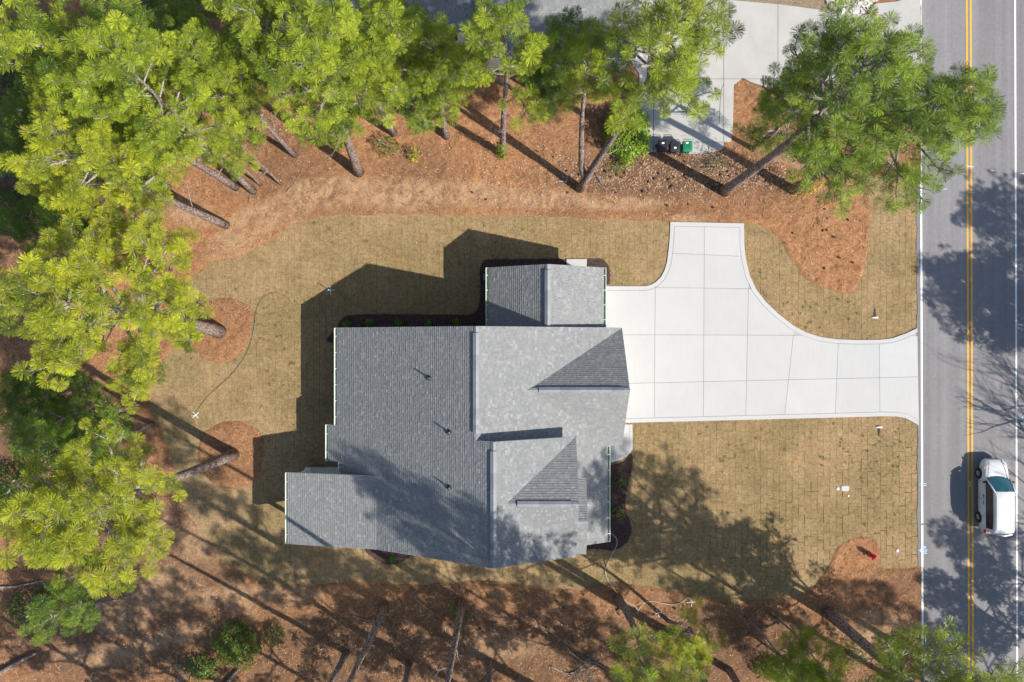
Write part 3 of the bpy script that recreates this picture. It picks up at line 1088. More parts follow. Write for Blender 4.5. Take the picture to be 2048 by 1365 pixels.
def build_house():
    h = empty("house", (0, 0, 0))
    tag(h, "single storey house with grey shingle roof of many gables beside white driveway", "house")
    YB = -12.5
    mz = lambda x: 7.04 + .485 * (x + 2.0)
    rl = roof_plane(h, [R(-10.85, -2.0, -5.21, .83), R(-11.48, -2.0, -5.55, -5.21), R(-11.48, -1.02, -7.5, -5.55), R(-10.56, -1.02, YB, -7.5)], (-2.0, 0, 7.04), (.485, 0), 1)
    rw = roof_plane(h, [R(-13.81, -8.05, YB, -8.1)], (-8.1, 0, mz(-8.1)), (.195, 0), 2)
    rr = roof_plane(h, [R(-2.0, 6.72, -6.44, .83), R(2.2, 5.85, -12.3, -6.44)], (-2.0, 0, 7.04), (-.485, 0), 3)
    g1 = 5.6
    r1a = roof_plane(h, [[(.97, -2.82), (6.81, -2.82), (6.81, .83)]], (0, -2.82, g1), (0, -.78), 4)
    r1b = roof_plane(h, [[(.97, -2.82), (6.81, -6.44), (6.81, -2.82)]], (0, -2.82, g1), (0, .78), 5)
    r2 = roof_plane(h, [R(-1.02, 3.68, YB, -5.55)], (-1.02, 0, 7.515), (-.44, 0), 6)
    r2a = roof_plane(h, [[(-.29, -9.02), (3.72, -9.02), (3.72, -5.55)]], (0, -9.02, 7.2), (0, -.507), 7)
    r2b = roof_plane(h, [[(-.29, -9.02), (3.72, YB), (3.72, -9.02)]], (0, -9.02, 7.2), (0, .507), 8)
    r3a = roof_plane(h, [R(3.4, 4.34, -10.28, -8.05)], (0, -10.28, 6.1), (0, -.5), 9)
    r3b = roof_plane(h, [R(3.4, 4.34, YB, -10.28)], (0, -10.28, 6.1), (0, .5), 10)
    rta = roof_plane(h, [R(-1.46, 2.1, .46, 4.55)], (2.1, 0, 4.67), (.54, 0), 11)
    rtb = roof_plane(h, [R(2.1, 5.67, .46, 4.55)], (2.1, 0, 4.67), (-.54, 0), 12)
    ridge_vent(rl, (-2.0, .45), (-2.0, -5.1), .17, .07, 7.055)
    ridge_vent(r2, (-1.02, -6.05), (-1.02, -12.15), .17, .07, 7.53)
    ridge_vent(r1a, (1.55, -2.82), (6.45, -2.82), .15, .10, 5.63)
    ridge_vent(r2a, (.3, -9.02), (3.35, -9.02), .15, .07, 7.215)
    ridge_vent(rta, (2.1, 4.2), (2.1, .7), .17, .08, 4.69)
    # cap shingles closing the rest of each ridge
    for par, a, b, z in ((rl, (-2.0, .82), (-2.0, .48), 7.02), (r2, (-1.02, -5.56), (-1.02, -6.02), 7.5), (r1a, (.98, -2.82), (1.5, -2.82), 5.585), (r1a, (6.47, -2.82), (6.8, -2.82), 5.585),
                         (rta, (2.1, 4.54), (2.1, 4.23), 4.65), (r3a, (3.73, -10.28), (4.33, -10.28), 6.085), (r2a, (3.37, -9.02), (3.71, -9.02), 7.185), (r2, (-1.02, -12.18), (-1.02, -12.49), 7.5)):
        v = ridge_vent(par, a, b, .12, .06, z - .02)
        v.name = "ridge_cap"
    gutter(rl, -10.85, -5.20, .80, mz(-10.85), -1)
    gutter(rl, -11.48, -7.48, -5.23, mz(-11.48), -1)
    gutter(rl, -10.56, -8.08, -7.52, mz(-10.56), -1)
    gutter(rw, -13.81, YB + .02, -8.12, 4.08 - .195 * 5.71, -1)
    gutter(rr, 5.85, -12.28, -6.46, 7.04 - .485 * 7.85, 1)
    gutter(rta, -1.46, .86, 4.53, 4.67 - .54 * 3.56, -1)
    gutter(rtb, 5.67, .86, 4.53, 4.67 - .54 * 3.57, 1)
    for px, py in ((858, 757), (898, 866), (898, 977)):
        zz = 5.5
        for _ in range(6):
            x = W2(px, py, zz)[0]
            zz = mz(x)
        x, y = W2(px, py, zz + .2)
        vent_pipe(rl, x, y, mz(x))
    # walls
    def wall(prof, axis, a, b, m='wall'):
        mb = MB(); mb.extrude(prof, axis, a, b)
        o = mb.build("wall", M[m], h)
        bm = bmesh.new(); bm.from_mesh(o.data); bmesh.ops.recalc_face_normals(bm, faces=bm.faces); bm.to_mesh(o.data); bm.free()
        return o
    wall([(-10.45, 0), (6.35, 0), (6.35, 2.7), (-2, 6.78), (-10.45, 2.68)], 1, .5, -6.1)
    wall([(.48, 0), (-6.08, 0), (-6.08, 2.78), (-2.82, 5.3), (.48, 2.78)], 0, 3, 6.4)
    wall([(-10.2, 0), (3.3, 0), (3.3, 5.35), (-1.02, 7.25), (-10.2, 2.7)], 1, -5.9, -12.15)
    wall([(-5.92, 3.5), (-12.13, 3.5), (-12.13, 5.35), (-9.02, 6.93), (-5.92, 5.35)], 0, 1.5, 3.35)
    wall([(-8.4, 3.9), (-12.1, 3.9), (-12.1, 4.98), (-10.28, 5.88), (-8.4, 4.94)], 0, 3.2, 4.0)
    wall([(-1.1, 0), (5.3, 0), (5.3, 2.7), (2.1, 4.42), (-1.1, 2.7)], 1, .3, 4.2)
    # porches
    mb = MB(); mb.box((-13.6, -12.2, -.02), (-10.21, -8.3, .22)); mb.build("porch_floor", M['concrete'], h)
    mb = MB(); mb.box((3.31, -12.1, -.02), (5.55, -6.11, .22)); mb.build("porch_floor", M['concrete'], h)
    for x, y, zt in ((-13.35, -8.45, 2.9), (-13.35, -12.1, 2.9), (-13.35, -10.3, 2.9), (5.4, -12.0, 3.25), (5.4, -9.2, 3.25), (5.4, -6.6, 3.25)):
        c = MB()
        c.box((x - .16, y - .16, .22), (x + .16, y + .16, .5)); c.box((x - .11, y - .11, .5), (x + .11, y + .11, zt - .12)); c.box((x - .15, y - .15, zt - .12), (x + .15, y + .15, zt))
        c.build("porch_column", M['trim'], h)
    # openings: garage doors, front door, windows
    def door_x(x, y0, y1, zt, name, panels):
        d = MB(); d.box((x, y0, .02), (x + .04, y1, zt))
        do = d.build(name, M['trim'], h)
        for i in range(panels):
            z0 = .08 + (zt - .1) * i / panels
            z1 = .04 + (zt - .1) * (i + 1) / panels
            p = MB(); p.box((x + .04, y0 + .06, z0), (x + .06, y1 - .06, z1)); p.build("panel", M['trim'], do)
    door_x(6.4, -5.2, -.4, 2.3, "garage_door", 4)
    door_x(5.3, 1.1, 3.7, 2.3, "garage_door", 4)
    door_x(3.3, -9.6, -8.6, 2.3, "front_door", 2)
    def window(x, y, z0, w, ht, ax):
        f = MB(); g = MB()
        if ax == 'x+': f.box((x, y - w / 2 - .08, z0 - .08), (x + .05, y + w / 2 + .08, z0 + ht + .08)); g.box((x + .05, y - w / 2, z0), (x + .06, y + w / 2, z0 + ht))
        elif ax == 'x-': f.box((x - .05, y - w / 2 - .08, z0 - .08), (x, y + w / 2 + .08, z0 + ht + .08)); g.box((x - .06, y - w / 2, z0), (x - .05, y + w / 2, z0 + ht))
        elif ax == 'y+': f.box((x - w / 2 - .08, y, z0 - .08), (x + w / 2 + .08, y + .05, z0 + ht + .08)); g.box((x - w / 2, y + .05, z0), (x + w / 2, y + .06, z0 + ht))
        else: f.box((x - w / 2 - .08, y - .05, z0 - .08), (x + w / 2 + .08, y, z0 + ht + .08)); g.box((x - w / 2, y - .06, z0), (x + w / 2, y - .05, z0 + ht))
        fo = f.build("window", M['trim'], h); g.build("pane", M['glass'], fo)
    for a in ((3.3, -7.4, .9, 1.2, 1.4, 'x+'), (3.3, -11, .9, 1.5, 1.4, 'x+'), (6.4, -2.82, 3.3, 1.0, .9, 'x+'), (4.0, -10.28, 4.5, .9, .7, 'x+'), (-10.45, -1.5, .9, 1.2, 1.4, 'x-'), (-10.45, -4, .9, 1.2, 1.4, 'x-'),
              (-7, .5, .9, 1.2, 1.4, 'y+'), (-3.5, .5, .9, 1.2, 1.4, 'y+'), (2, 4.2, .9, 1.0, 1.3, 'y+'), (-6, -12.15, .9, 1.2, 1.4, 'y-'), (-2, -12.15, .9, 1.2, 1.4, 'y-')):
        window(*a)
    return h


house = build_house()


def build_neighbour():
    h = empty("neighbour_house", (0, 0, 0))
    tag(h, "neighbouring white house with slate grey roof half hidden behind the top pines", "house")
    # two blocks; the wall towards the plot is seen below the eaves
    yA = W2(0, 141)[1]
    yB = W2(0, 93)[1]
    xa0, xa1 = W2(975, 0)[0], W2(1248, 0)[0]
    xb0, xb1 = W2(590, 0)[0], W2(985, 0)[0]
    sl = .42
    eA, eB = 2.75, 2.75
    for i, (x0, x1, y, dep) in enumerate(((xa0, xa1, yA, 11.0), (xb0, xb1 + .3, yB, 10.0))):
        oh = .32
        yr = y + dep / 2
        zr = eA + sl * (dep / 2 + oh)
        zoff = 0.0 if i == 0 else -.04
        roof_plane(h, [R(x0 - .28, x1 + .28, y - oh, yr)], (0, yr, zr + zoff), (0, sl), 20 + i)
        roof_plane(h, [R(x0 - .28, x1 + .28, yr, yr + dep / 2 + oh)], (0, yr, zr + zoff), (0, -sl), 30 + i)
        mb = MB()
        mb.extrude([(y, 0), (y + dep, 0), (y + dep, eA - .12 + zoff), (yr, zr - .3 + zoff), (y, eA - .12 + zoff)], 0, x0, x1)
        o = mb.build("wall", M['trim'], h)
        bm = bmesh.new(); bm.from_mesh(o.data); bmesh.ops.recalc_face_normals(bm, faces=bm.faces); bm.to_mesh(o.data); bm.free()
        # lap siding boards on the wall that is seen
        for k in range(10):
            z0 = .25 + k * .24
            if z0 > 2.5: break
            b = MB(); b.add([(x0, y - .012, z0), (x1, y - .012, z0), (x1, y - .004, z0 + .235), (x0, y - .004, z0 + .235), (x0, y, z0), (x1, y, z0)], [(0, 1, 2, 3), (0, 4, 5, 1)])
            b.build("siding_board", M['trim'], h)
        for wx in ((x0 + 2, x1 - 2.2) if i == 0 else (x0 + 2.5, x0 + 6, x1 - 3)):
            f = MB(); f.box((wx - .6, y - .06, .9), (wx + .6, y - .013, 2.3)); fo = f.build("window", M['trim'], h)
            g = MB(); g.box((wx - .5, y - .07, 1.0), (wx + .5, y - .06, 2.2)); g.build("pane", M['glass'], fo)


build_neighbour()

# ------------------------------------------------------------------ pines
def tuft_arrays(C, A, L, rng, nn, wid, tone):
    """needle triangles for tufts with centres C (k,3), axes A (k,3), needle lengths L (k,)"""
    k = len(C)
    n = k * nn
    Cc = np.repeat(C, nn, 0)
    Ax = np.repeat(A, nn, 0)
    Ln = np.repeat(L, nn) * rng.uniform(.86, 1.04, n)
    th = np.radians(rng.uniform(0, 1, n) ** .62 * 98 + 4)
    ph = rng.uniform(0, 2 * np.pi, n)
    ref = np.tile(np.array([[.31, .52, .79]]), (n, 1))
    U = np.cross(Ax, ref)
    U /= np.linalg.norm(U, axis=1, keepdims=True) + 1e-9
    Vv = np.cross(Ax, U)
    D = Ax * np.cos(th)[:, None] + (U * np.cos(ph)[:, None] + Vv * np.sin(ph)[:, None]) * np.sin(th)[:, None]
    start = Cc - Ax * (rng.uniform(0, .13, n))[:, None] + D * .012
    mid = start + D * (Ln * .55)[:, None]
    tip = start + D * Ln[:, None]
    tip[:, 2] -= Ln * .10 * np.sin(th)
    side = np.cross(D, rng.normal(size=(n, 3)) * .45 + np.array([[SUN_AZ[0] * .3, SUN_AZ[1] * .3, 1.0]]))
    side /= np.linalg.norm(side, axis=1, keepdims=True) + 1e-9
    side *= (wid * rng.uniform(.8, 1.25, n))[:, None] * .5
    P = np.stack([start - side * .7, mid + side, tip, ], 1)
    P[:, 0] = start
    P[:, 1] = tip - side
    P[:, 2] = tip + side
    V = P.reshape(-1, 3)
    T = np.arange(n * 3).reshape(-1, 3)
    tn = np.repeat(np.repeat(tone, nn), 3)
    return V, T, tn


def pos_on(path, t):
    n = len(path) - 1
    f = max(0, min(.9999, t)) * n
    i = int(f)
    return path[i].lerp(path[i + 1], f - i)


def limb_with_twigs(mb, start, az, ln, rise, r0, rng, tufts, green=True, nsub=5, curl=.9, sub_scale=1.0, tdens=1.0):
    """one limb with side branches; appends tuft tips (centre, axis) to tufts"""
    pts = [start.copy()]
    d = Vector((math.cos(az), math.sin(az), math.tan(rise))).normalized()
    seg = 6
    p = start.copy()
    for i in range(seg):
        d = (d + Vector((rng.uniform(-.22, .22), rng.uniform(-.22, .22), rng.uniform(-.06, .16) * curl))).normalized()
        p = p + d * (ln / seg)
        pts.append(p.copy())
    radii = [r0 * (1 - .82 * i / seg) for i in range(seg + 1)]
    mb.tube(pts, radii, 5, 0, False)

    def twig(a, dirv, l, r, lev):
        q = [a.copy()]
        dd = dirv.normalized()
        pp = a.copy()
        ns = 2 if lev else 3
        for i in range(ns):
            dd = (dd + Vector((rng.uniform(-.25, .25), rng.uniform(-.25, .25), rng.uniform(-.05, .28) * curl))).normalized()
            pp = pp + dd * (l / ns)
            q.append(pp.copy())
        mb.tube(q, [r, r * .8, r * .62, r * .45][:ns + 1], 3 if lev else 4, 0, False)
        if green: tufts.append((q[-1], dd))
        return q, dd

    for s in range(nsub):
        t = .30 + .66 * (s + rng.uniform(.1, .9)) / nsub
        a = pos_on(pts, t)
        td = (pos_on(pts, min(1, t + .08)) - a).normalized()
        sd = 1 if (s % 2) else -1
        side = Vector((-td.y, td.x, .12)) * sd
        l = ln * rng.uniform(.22, .42) * (1.15 - .45 * t) * sub_scale
        l = max(.45, min(2.6, l))
        q, dd = twig(a, td * rng.uniform(.4, .9) + side * rng.uniform(.6, 1.1), l, max(.012, r0 * .34), 0)
        nt = max(1, int((1.3 + l * 1.9) * tdens))
        for m in range(nt):
            b = pos_on(q, rng.uniform(.25, .95))
            sv_ = Vector((rng.uniform(-1, 1), rng.uniform(-1, 1), rng.uniform(.15, 1.0)))
            twig(b, dd * .5 + sv_ * .8, rng.uniform(.22, .55), max(.008, r0 * .16), 1)
    if green:
        for m in range(int(3 * tdens + .5)):
            b = pos_on(pts, rng.uniform(.55, .98))
            twig(b, d * .5 + Vector((rng.uniform(-1, 1), rng.uniform(-1, 1), rng.uniform(.3, 1))) * .7, rng.uniform(.25, .6), max(.008, r0 * .16), 1)
        tufts.append((pts[-1], d))
    return pts


PINE_GROUP = "longleaf pines standing round the plot"


def pine(label, base, top, H, r=.2, cb=.5, RR=3.2, nl=16, seed=1, tint=(1, 1, 1), nn=165, wid=.0142, L0=.385, dead=3, off=None, bend=.25, tdens=1.0, stems=None, group=PINE_GROUP, dark_bark=False, shape=1.6, flat=(1, 1)):
    """base, top: survey pixels of the foot and of the crown tip (at height H)"""
    rng = random.Random(seed)
    nrg = np.random.default_rng(seed)
    b = W(*base, 0)
    b.z = gz(b.x, b.y) - .03
    root = empty("pine_tree", b)
    tag(root, label, "tree", group)
    tops = [(top, H, cb, RR, nl)] if stems is None else stems
    tufts = []
    first = None
    tm = MB()
    for si, (tp, hh, cb_, R_, nl_) in enumerate(tops):
        e = W(*tp, hh) - b
        n = 9
        bx, by = rng.uniform(-bend, bend), rng.uniform(-bend, bend)
        path = []
        for i in range(n + 1):
            t = i / n
            w = math.sin(t * math.pi) + .4 * math.sin(t * 2 * math.pi + seed)
            path.append(Vector((e.x * t + bx * w, e.y * t + by * w, e.z * t)))
        if si == 0: first = path
        else:
            fork = pos_on(first, .09)
            path = [fork] + path[2:]
        rs = r * (1 if si == 0 else .8)
        m = len(path)
        radii = [rs * (1.0 - .84 * (i / (m - 1)) ** 1.15) for i in range(m)]
        if si == 0: radii[0] = r * 1.22
        tm.tube(path, radii, 10, 0, True)
        for i in range(nl_):
            q = (i + .5) / nl_
            t = cb_ + (1 - cb_) * q ** .9
            st = pos_on(path, t)
            az = i * 2.399 + rng.uniform(-.5, .5) + seed
            ln = R_ * (1 - .72 * q ** shape) * rng.uniform(.62, 1.08)
            ln *= math.hypot(math.cos(az) * flat[0], math.sin(az) * flat[1])
            lm = MB()
            limb_with_twigs(lm, st, az, ln, math.radians(rng.uniform(2, 26) + 25 * q), max(.03, rs * .36 * (1 - .6 * q)), rng, tufts, True, rng.choice((5, 6, 7, 7)), tdens=tdens * 1.25)
            lm.build("limb", M['branch'], root, smooth=True)
        tufts.append((path[-1], Vector((0, 0, 1))))
        for i in range(dead):
            t = rng.uniform(.25, cb_ + .1)
            lm = MB()
            limb_with_twigs(lm, pos_on(path, t), rng.uniform(0, 6.28), R_ * rng.uniform(.2, .5), math.radians(rng.uniform(-10, 25)), .035, rng, tufts, False, 3, 1.2)
            lm.build("dead_limb", M['branch'], root, smooth=True)
    tm.build("trunk", M['bark'], root, smooth=True)
    # tufts keep their distance from one another
    kept = []
    cells = {}
    rng.shuffle(tufts)
    for a, d in tufts:
        c = (int(a.x // .46), int(a.y // .46), int(a.z // .46))
        if any((a - o).length < .45 for i in (-1, 0, 1) for j in (-1, 0, 1) for k in (-1, 0, 1) for o in cells.get((c[0] + i, c[1] + j, c[2] + k), ())):
            continue
        cells.setdefault(c, []).append(a)
        kept.append((a, d))
    tufts = kept
    C = np.array([tuple(a) for a, d in tufts])
    A = np.array([tuple((d * .55 + Vector((0, 0, .8))).normalized()) for a, d in tufts])
    k = len(C)
    tone = np.clip(nrg.normal(.5, .24, k), 0, 1)
    V, T, tn = tuft_arrays(C, A, nrg.uniform(.70, 1.18, k) * L0, nrg, nn, wid, tone)
    mi = np.zeros(len(T), int)
    # pale buds at the tuft centres
    if off is None:
        bv = []
        bt = []
        for j in range(k):
            c, a = C[j], A[j]
            o = len(V) + len(bv)
            s = .022
            bv += [c + [s, 0, -.01], c + [-s * .5, s * .87, -.01], c + [-s * .5, -s * .87, -.01], c + a * .075]
            bt += [(o, o + 1, o + 3), (o + 1, o + 2, o + 3), (o + 2, o, o + 3)]
        V = np.concatenate([V, np.array(bv)])
        T = np.concatenate([T, np.array(bt)])
        tn = np.concatenate([tn, np.zeros(len(bv))])
        mi = np.concatenate([mi, np.ones(len(bt), int)])
    co = link("crown", tri_mesh("crown", V, T, [M['needle'], M['bud']], {"tone": tn}, mi), root)
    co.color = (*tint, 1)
    return root


YG, MG, BG, DG = (1.22, 1.12, .9), (1.02, 1.06, .95), (.74, .88, 1.1), (.55, .72, 1.0)  # DG darkens the crown colour to paint shade on low pines
# --- seen in full or in part
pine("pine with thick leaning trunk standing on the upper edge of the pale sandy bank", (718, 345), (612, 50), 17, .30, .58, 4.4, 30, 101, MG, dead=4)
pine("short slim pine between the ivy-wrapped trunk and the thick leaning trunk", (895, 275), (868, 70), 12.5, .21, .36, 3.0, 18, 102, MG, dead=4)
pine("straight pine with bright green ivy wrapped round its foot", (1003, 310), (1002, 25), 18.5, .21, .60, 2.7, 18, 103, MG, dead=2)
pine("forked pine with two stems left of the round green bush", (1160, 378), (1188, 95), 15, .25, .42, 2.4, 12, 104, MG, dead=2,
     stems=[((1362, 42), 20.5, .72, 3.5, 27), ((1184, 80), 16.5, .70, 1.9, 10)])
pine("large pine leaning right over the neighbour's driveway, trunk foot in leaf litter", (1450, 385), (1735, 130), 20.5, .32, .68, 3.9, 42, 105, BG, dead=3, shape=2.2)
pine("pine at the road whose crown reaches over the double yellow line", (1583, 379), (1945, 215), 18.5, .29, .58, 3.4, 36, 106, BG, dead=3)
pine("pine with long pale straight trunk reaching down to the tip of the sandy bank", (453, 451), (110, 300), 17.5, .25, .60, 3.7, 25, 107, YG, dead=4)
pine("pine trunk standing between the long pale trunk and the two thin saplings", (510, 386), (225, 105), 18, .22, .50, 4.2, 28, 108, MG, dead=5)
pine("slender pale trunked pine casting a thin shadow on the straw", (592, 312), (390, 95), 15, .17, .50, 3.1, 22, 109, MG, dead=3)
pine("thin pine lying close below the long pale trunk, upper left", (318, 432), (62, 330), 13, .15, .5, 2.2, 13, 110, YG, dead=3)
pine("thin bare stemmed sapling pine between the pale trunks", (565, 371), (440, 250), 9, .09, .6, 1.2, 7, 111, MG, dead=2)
pine("second thin sapling pine left of the bare stemmed one", (523, 371), (430, 290), 8, .08, .6, 1.2, 7, 112, MG, dead=2)
pine("big pine growing from the upper round straw island, bushy yellow-green crown at left edge", (440, 663), (95, 600), 17.5, .40, .42, 5.0, 44, 113, YG, dead=5, shape=2.2)
pine("pine growing from the lower round straw island with long diagonal trunk", (470, 906), (92, 1050), 19, .33, .64, 4.0, 34, 114, YG, dead=4)
# --- crowns along the top and left edge of the wood
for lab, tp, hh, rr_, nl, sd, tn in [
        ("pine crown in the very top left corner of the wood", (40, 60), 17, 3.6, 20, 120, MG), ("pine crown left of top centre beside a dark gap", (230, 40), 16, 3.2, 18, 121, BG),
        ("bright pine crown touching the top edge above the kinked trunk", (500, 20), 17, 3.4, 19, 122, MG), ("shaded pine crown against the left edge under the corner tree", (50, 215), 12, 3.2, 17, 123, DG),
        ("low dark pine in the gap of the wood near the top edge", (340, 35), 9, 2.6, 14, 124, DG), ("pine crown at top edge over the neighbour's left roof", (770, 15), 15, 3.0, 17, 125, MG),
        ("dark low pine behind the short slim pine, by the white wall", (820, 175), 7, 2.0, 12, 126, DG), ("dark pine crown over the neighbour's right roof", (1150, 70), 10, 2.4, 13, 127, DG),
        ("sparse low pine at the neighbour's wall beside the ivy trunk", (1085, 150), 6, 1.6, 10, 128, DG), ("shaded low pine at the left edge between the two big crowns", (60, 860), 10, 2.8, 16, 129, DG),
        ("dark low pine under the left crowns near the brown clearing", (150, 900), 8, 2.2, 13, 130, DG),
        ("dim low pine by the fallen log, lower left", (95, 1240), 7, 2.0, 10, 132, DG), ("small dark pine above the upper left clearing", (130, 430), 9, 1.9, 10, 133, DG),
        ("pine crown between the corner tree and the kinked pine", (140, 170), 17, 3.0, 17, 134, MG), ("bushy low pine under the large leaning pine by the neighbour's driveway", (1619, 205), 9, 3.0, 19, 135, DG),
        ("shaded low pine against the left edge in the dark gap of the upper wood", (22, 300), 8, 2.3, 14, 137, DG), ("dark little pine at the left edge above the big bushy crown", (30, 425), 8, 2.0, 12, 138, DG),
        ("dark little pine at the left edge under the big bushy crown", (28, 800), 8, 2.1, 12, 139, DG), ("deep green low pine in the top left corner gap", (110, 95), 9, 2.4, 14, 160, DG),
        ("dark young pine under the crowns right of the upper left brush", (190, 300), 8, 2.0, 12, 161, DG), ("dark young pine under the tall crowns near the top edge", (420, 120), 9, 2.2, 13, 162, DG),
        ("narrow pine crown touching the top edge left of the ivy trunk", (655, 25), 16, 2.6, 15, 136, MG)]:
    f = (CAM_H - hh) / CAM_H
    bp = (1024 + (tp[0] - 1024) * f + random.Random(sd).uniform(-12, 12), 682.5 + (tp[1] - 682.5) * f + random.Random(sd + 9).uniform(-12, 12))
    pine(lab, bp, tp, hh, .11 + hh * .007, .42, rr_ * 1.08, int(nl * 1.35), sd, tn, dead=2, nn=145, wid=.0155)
# --- the lower edge: trunks run out of the picture
for lab, bp, hh, r_, rr_, nl, sd, cbb in [
        ("dark trunked pine below the porch wing, second from left of the lower trunks", (770, 1207), 20, .22, 2.7, 16, 140, .72), ("short trunk at lower edge left of the dark trunked pine", (694, 1302), 18, .19, 2.4, 14, 141, .72),
        ("straight dark pine trunk below the middle of the house, green weeds at its foot", (925, 1202), 21, .24, 2.9, 17, 142, .72), ("stubby visible trunk between two long lower trunks", (822, 1325), 19, .2, 2.4, 15, 143, .72),
        ("trunk at lower edge right of the straight dark trunk", (980, 1322), 18, .19, 2.4, 14, 144, .72), ("curved dark pine trunk where the white hose turns", (1235, 1196), 18, .24, 3.6, 26, 145, .68),
        ("dark pine trunk half hidden by the small bright pine at the lower edge", (1360, 1274), 18, .24, 3.6, 26, 147, .66), ("dark stub of a trunk at the lower edge right of the small bright pine", (1456, 1338), 17, .22, 3.2, 20, 148, .66),
        ("thick dark pine trunk rising to the lower right corner beside the road", (1658, 1226), 18, .36, 5.0, 54, 146, .40)]:
    f = CAM_H / (CAM_H - hh)
    tp = (1024 + (bp[0] - 1024) * f, 682.5 + (bp[1] - 682.5) * f)
    pine(lab, bp, tp, hh, r_, cbb, rr_, nl, sd, MG, dead=3, nn=120)
pine("small bright pine beside the sprinkler stand at the lower edge", (1338, 1240), (1378, 1305), 8.5, .12, .30, 2.5, 10, 150, YG, dead=3, tdens=.55)
pine("right one of the two thin sapling stems, nearer the thick lower right trunk", (1545, 1233), (1668, 1362), 9.5, .08, .62, 1.6, 8, 151, MG, dead=1)
pine("left one of the two thin sapling stems, lower right", (1488, 1233), (1592, 1350), 9, .07, .62, 1.5, 8, 152, MG, dead=1)
pine("low bushy pine at the lower edge under the sapling stems", (1560, 1310), (1612, 1352), 4, .09, .2, 1.7, 11, 153, BG, dead=1)
# --- beyond the picture: only their shadows reach in
OFFG = "pines beyond the picture whose shadows fall on the plot"
for k, (bx, by, hh, rr_, nl) in enumerate([
        (1180, 1440, 18, 3.6, 20), (1800, 1292, 12, 3.8, 22), (1828, 1385, 16, 3.8, 22), (860, 1500, 17, 3.2, 16),
        (1010, 1420, 17, 3.2, 18), (1340, 1410, 16, 3.0, 16), (560, 1430, 16, 3.0, 16), (400, 1460, 16, 3.2, 16), (640, 1520, 17, 3.4, 16), (1560, 1480, 15, 3.2, 18), (1270, 1480, 19, 3.8, 22), (2210, 720, 9, 3.4, 26), (2290, 790, 12, 4.2, 28), (2360, 640, 12, 4.0, 26),
        (2230, 1500, 16, 4.0, 20), (2150, 1330, 8, 3.0, 20), (2280, 1290, 11, 3.4, 20)]):
    f = CAM_H / (CAM_H - hh)
    pine("pine standing out of view beyond the lower or right edge of the picture", (bx, by), (1024 + (bx - 1024) * f, 682.5 + (by - 682.5) * f), hh, .22, .40, rr_ * 1.1, int(nl * 1.4), 300 + k, MG, nn=36, wid=.06, off=True, dead=1, group=OFFG, tdens=.8)


def bare_tree(label, base, H, seed, spread=1.0):
    rng = random.Random(seed)
    b = W(*base, 0)
    b.z = .0
    root = empty("bare_tree", b)
    tag(root, label, "tree", "leafless trees beyond the road")
    mb = MB()

    def grow(p, d, ln, r, lev):
        pts = [p.copy()]
        q = p.copy()
        for i in range(4):
            d = (d + Vector((rng.uniform(-.16, .16), rng.uniform(-.16, .16), rng.uniform(-.05, .12)))).normalized()
            q = q + d * (ln / 4)
            pts.append(q.copy())
        mb.tube(pts, [r * (1 - .4 * i / 4) for i in range(5)], 6 if lev < 2 else 4, 0, False)
        if lev >= 5: return
        for k in range(rng.choice((2, 3, 3))):
            nd = (d + Vector((rng.uniform(-1, 1), rng.uniform(-1, 1), rng.uniform(-.25, .6))) * .75 * spread).normalized()
            grow(pos_on(pts, rng.uniform(.55, 1)), nd, ln * rng.uniform(.6, .82), r * .56, lev + 1)
    grow(Vector((0, 0, 0)), Vector((0, 0, 1)), H * .34, .2, 0)
    mb.build("trunk", M['bark'], root, smooth=True)


for k, (bx, by, hh) in enumerate([(2200, 980, 11), (2330, 960, 13), (2240, 1120, 11), (2420, 1100, 14), (2170, 880, 8)]):
    bare_tree("leafless tree across the road, out of view, throwing branchy shadows on the asphalt", (bx, by), hh, 400 + k)


# ------------------------------------------------------------------ shrubs, ivy, vines
def leaf_mass(name, loc, rad, n, size, seed, mat, parent=None, hemi=True, tint=(1, 1, 1), shell=.55):
    rg = np.random.default_rng(seed)
    d = rg.normal(size=(n, 3))
    d /= np.linalg.norm(d, axis=1, keepdims=True)
    if hemi: d[:, 2] = np.abs(d[:, 2]) * 1.0 - .1
    lump = 1 + .22 * np.sin(d[:, 0] * 5 + seed) * np.cos(d[:, 1] * 6 + seed * 2)
    rr = (shell + (1 - shell) * rg.random(n) ** .6) * lump
    P = d * rr[:, None] * np.array(rad)[None]
    P += np.array(loc)[None]
    nrm = d + rg.normal(size=(n, 3)) * .55 + np.array([0, 0, .5])
    nrm /= np.linalg.norm(nrm, axis=1, keepdims=True)
    u = np.cross(nrm, rg.normal(size=(n, 3)))
    u /= np.linalg.norm(u, axis=1, keepdims=True)
    v = np.cross(nrm, u)
    s = size * rg.uniform(.7, 1.3, n)[:, None]
    Q = np.stack([P - u * s * .5, P + v * s * .26 + nrm * s * .04, P + u * s * .5, P - v * s * .26 + nrm * s * .04], 1).reshape(-1, 3)
    T = np.arange(n * 4).reshape(-1, 4)
    tone = np.repeat(np.clip(rg.normal(.5, .25, n), 0, 1), 4)
    o = link(name, tri_mesh(name, Q, T, mat, {"tone": tone}), parent)
    o.color = (*tint, 1)
    return o


